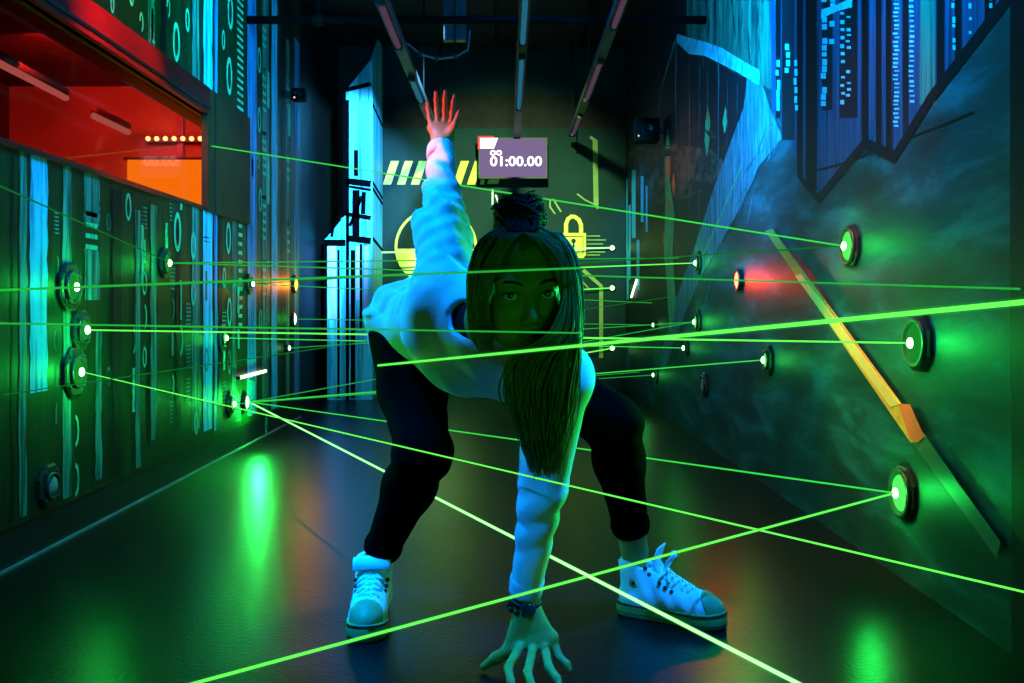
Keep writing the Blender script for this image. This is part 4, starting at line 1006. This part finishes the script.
# hair: a close cap plus combed locks, a bun on the crown
hf = Field((-.13, 1.52, .55), (.17, 1.86, .92), .0038)
hf.ell(hd(0, -.016, .034), (.081, .100, .086), HRn, .02); hf.ell(hd(0, -.03, -.02), (.078, .080, .080), HRn, .03)
hf.ell(hd(.002, .085, -.040), (.054, .085, .108), HRn, .012, True)
def comb(x, y, z):
    lx = (x-hc[0])*HRn[0][0]+(y-hc[1])*HRn[1][0]+(z-hc[2])*HRn[2][0]; ly = (x-hc[0])*HRn[0][1]+(y-hc[1])*HRn[1][1]+(z-hc[2])*HRn[2][1]
    return .0006*np.sin(170*lx+25*np.sin(30*ly))+.0006*np.sin(300*lx+3)
hf.warp(comb, (-.13, 1.52, .55), (.17, 1.86, .92))
hair = mesh_part('hair', hf.mesh(1), M['hair'], who)
def catmull(P, n=22):
    P = [A3(p) for p in P]; P = [2*P[0]-P[1]]+P+[2*P[-1]-P[-2]]; out = []
    segs = len(P)-3
    for i in range(n+1):
        u = i/n*segs; k = min(int(u), segs-1); t = u-k; a, b_, c, d = P[k:k+4]
        out.append(.5*((2*b_)+(-a+c)*t+(2*a-5*b_+4*c-d)*t*t+(-a+3*b_-3*c+d)*t**3))
    return out
def lock(mb, st, N_, r, jit, wav=0):
    """st: stations (px left, px right, py, Y depth); N_ strands spread between"""
    for i in range(N_):
        q = (i+random.random())/N_; zj = random.uniform(-1, 1); k1 = random.uniform(.86, 1.0); P = []
        ph = random.uniform(0, 6.28)
        for j, (a, b_, y, Y) in enumerate(st):
            f_ = j/(len(st)-1)
            P.append(V(a+(b_-a)*q+random.uniform(-1, 1)*1.2*f_+wav*f_*math.sin(ph+j*1.9), y+random.uniform(-2, 2)*f_, Y+zj*jit*(.25+.75*min(1, f_*2))))
        if k1 < 1:
            P[-1] = P[-2]+(P[-1]-P[-2])*(k1-.55)/.45
        C = catmull(P); n = len(C); rr = r*random.uniform(.6, 1.25)
        mb.tube(C, [rr*(.5+.5*min(1, 4*t/n))*(1-.85*max(0, (t/n-.55)/.45)**1.5) for t in range(n)], 5)
mb = MB()
lock(mb, [(512, 540, 226, 1.655), (538, 566, 244, 1.605), (560, 578, 285, 1.600), (558, 580, 325, 1.60), (524, 578, 362, 1.60), (512, 574, 400, 1.63), (522, 566, 440, 1.68), (534, 558, 478, 1.71)], 260, .0021, .032, 4.0)
lock(mb, [(514, 535, 226, 1.66), (549, 563, 246, 1.60), (563, 575, 290, 1.585), (548, 576, 335, 1.57), (508, 560, 360, 1.575), (502, 552, 395, 1.60), (520, 552, 430, 1.66)], 90, .0019, .016, 4.0)
lock(mb, [(525, 562, 232, 1.70), (554, 578, 260, 1.69), (558, 582, 310, 1.69), (556, 580, 360, 1.70), (538, 576, 410, 1.72), (536, 566, 455, 1.74)], 90, .0024, .03, 4.0)
mesh_ = part(mb, 'hanging_locks', M['hair'], hair)
mb = MB()
lock(mb, [(506, 528, 226, 1.655), (484, 504, 238, 1.605), (473, 488, 268, 1.605), (468, 487, 300, 1.62), (471, 490, 330, 1.65), (480, 496, 352, 1.69)], 120, .0020, .022, 2.2)
lock(mb, [(500, 526, 226, 1.69), (478, 496, 244, 1.68), (468, 482, 280, 1.68), (468, 484, 325, 1.70)], 70, .0022, .02, 2.0)
lock(mb, [(517, 526, 231, 1.618), (500, 513, 240, 1.592), (485, 499, 262, 1.590), (477, 490, 290, 1.600), (474, 487, 318, 1.625), (478, 490, 345, 1.665)], 110, .0020, .008, 1.0)
lock(mb, [(518, 527, 231, 1.618), (534, 548, 240, 1.592), (553, 567, 262, 1.588), (562, 574, 292, 1.592), (564, 576, 325, 1.590), (552, 570, 352, 1.59)], 110, .0020, .008, 1.0)
part(mb, 'side_locks', M['hair'], hair)
# bun: coiled strands round the crown
mb = MB(); bcn = V(520.5, 216, 1.70)
mb.ball(bcn, (.046, .042, .036), 20)
for i in range(110):
    ph = random.uniform(0, 2*PI); tilt = random.uniform(-.7, .7); ax = A3((math.sin(tilt), random.uniform(-.5, .5), math.cos(tilt))); ax /= np.linalg.norm(ax)
    u = np.cross(ax, (0, 1, 0)); u /= np.linalg.norm(u); v_ = np.cross(ax, u); rr = random.uniform(.034, .046); zz = random.uniform(-.016, .016); ln = random.uniform(2.2, 5.2)
    C = [bcn+(u*math.cos(ph+t)*1.1+v_*math.sin(ph+t))*rr*(1+.08*math.sin(2*t+ph))*(1-abs(zz)*12)+ax*zz*1.3+A3((0, 0, .006*math.sin(3*t+ph))) for t in np.linspace(0, ln, 14)]
    mb.tube(C, [.0034*(.4+.6*math.sin(PI*min(1, .15+t/14))) for t in range(14)], 5)
for i in range(3):
    a = random.uniform(0, 2*PI); d = A3((math.cos(a), random.uniform(-.6, .2), abs(math.sin(a))*.8)); mb.tube(catmull([bcn+d*.03, bcn+d*.05+A3((.006*random.uniform(-1, 1), 0, .004)), bcn+d*.064+A3((.012*random.uniform(-1, 1), 0, 0))], 6), [.0016]*6+[.0006], 4)
part(mb, 'bun', M['hair_dark'], hair)
mb = MB(); lock(mb, [(509, 533, 231, 1.612), (505, 540, 224, 1.645), (510, 530, 214, 1.69)], 60, .0028, .012)
part(mb, 'combed_top', M['hair_dark'], hair)

# ------------------------------------------------------------------ light of the place and added lights
BLUE = (0, .20, 1.0); CYAN = (0, .40, 1.0)
def wash(*a, spread=PI, **k):
    o = light('AREA', *a, **k); o.data.spread = spread; return o
# ceiling blacklights out of frame, plus added blue spots aimed at her clothes
wash((-.45, 2.75, 2.36), BLUE, 5, .25, (-.2, 2.3, .5), sy=.8)
light('SPOT', (-.9, 2.05, 2.2), (0, .30, 1), 300, .05, (-.21, 2.16, .80), math.radians(27), .5)
light('SPOT', (.75, 1.5, 2.36), BLUE, 600, .05, (.14, 2.0, .12), math.radians(27), .5)
light('SPOT', (-.95, 1.3, 2.36), BLUE, 1000, .05, (-.32, 2.15, .06), math.radians(15), .5)
light('SPOT', (-1.1, .8, 1.5), (0, .24, 1), 140, .05, (.062, 1.9, .25), math.radians(12), .4)  # added low spot for the lower sleeve, below the ceiling
wash((.15, 4.3, 2.38), BLUE, 12, .3, (.1, 5.5, 0), sy=1.2)
# added washes and spots for murals, tower, strip and frame, without fixtures
wash((.35, 3.4, 2.36), CYAN, 50, .12, (XR, 4.0, 2.4), sy=2.4, spread=1.5)
wash((.35, 1.9, 2.36), CYAN, 28, .12, (XR, 2.45, 2.0), sy=.8, spread=1.5)
wash((-.6, 3.9, 2.36), CYAN, 32, .12, (XL, 4.6, 2.3), sy=2.4, spread=1.9)
wash((-.75, 2.1, 2.36), CYAN, 20, .12, (XL, 2.8, 1.5), sy=.6, spread=1.6)
light('SPOT', (-.4, 5.15, 2.5), (.16, .55, 1), 2000, .04, (-1.30, 7.6, 1.55), math.radians(40), .4)
light('SPOT', (.1, 5.15, 2.48), (.60, 1, .42), 1100, .04, (-.05, YB, 1.35), math.radians(50), 1)
light('SPOT', (.0, 2.7, 2.3), (1, .36, .04), 240, .04, RW(872, 375), math.radians(25), .7)  # added warm spot that turns the diagonal strip orange
light('SPOT', (-.6, 2.9, 2.3), (1, .02, .01), 65, .04, (XL, 3.3, 1.68), math.radians(42), .6)  # added red spot on the window's top frame
light('SPOT', (.0, 4.4, 2.3), (1, .14, .02), 160, .04, RW(680, 190), math.radians(30), .7)  # added warm spot to bring out the painted flames
light('SPOT', (.2, 4.4, 2.3), CYAN, 500, .04, RW(638, 215), math.radians(15), .7)
wash((-.75, 3.1, 2.36), (0, 1, .4), 3.5, .12, (XL, 3.8, 2.05), sy=.6, spread=1.6)
# added green fill for beam scatter, rim spots at two emitters, front fill
light('POINT', (-1.05, 3.6, .45), GREEN, 1.0, .1)
light('SPOT', E4+Vector((.02, 0, .03)), GREEN, 32, .02, (-.1, 2.05, .5), math.radians(60), .8)
light('SPOT', R2+Vector((-.02, 0, .03)), GREEN, 80, .02, (.05, 1.75, .6), math.radians(60), .8)
light('POINT', (.75, 3.0, .6), GREEN, 4.5, .1)
light('POINT', (.25, .7, .55), GREEN, 3.3, .1)
# red booth light, plus an added spot through the pane onto the raised hand
wash((-1.9, 4.2, 1.9), (1, .12, .11), 18, .5, (-1.9, 5.2, 1.2), sy=.6)
wash((-2.3, 2.4, 1.9), (1, .12, .11), 2.5, .5, (-2.3, 3.0, .7), sy=1.6)
light('SPOT', (-1.95, 1.75, 1.27), (1, .28, .08), 380, .05, (-.16, 2.33, 1.20), math.radians(17), .5)
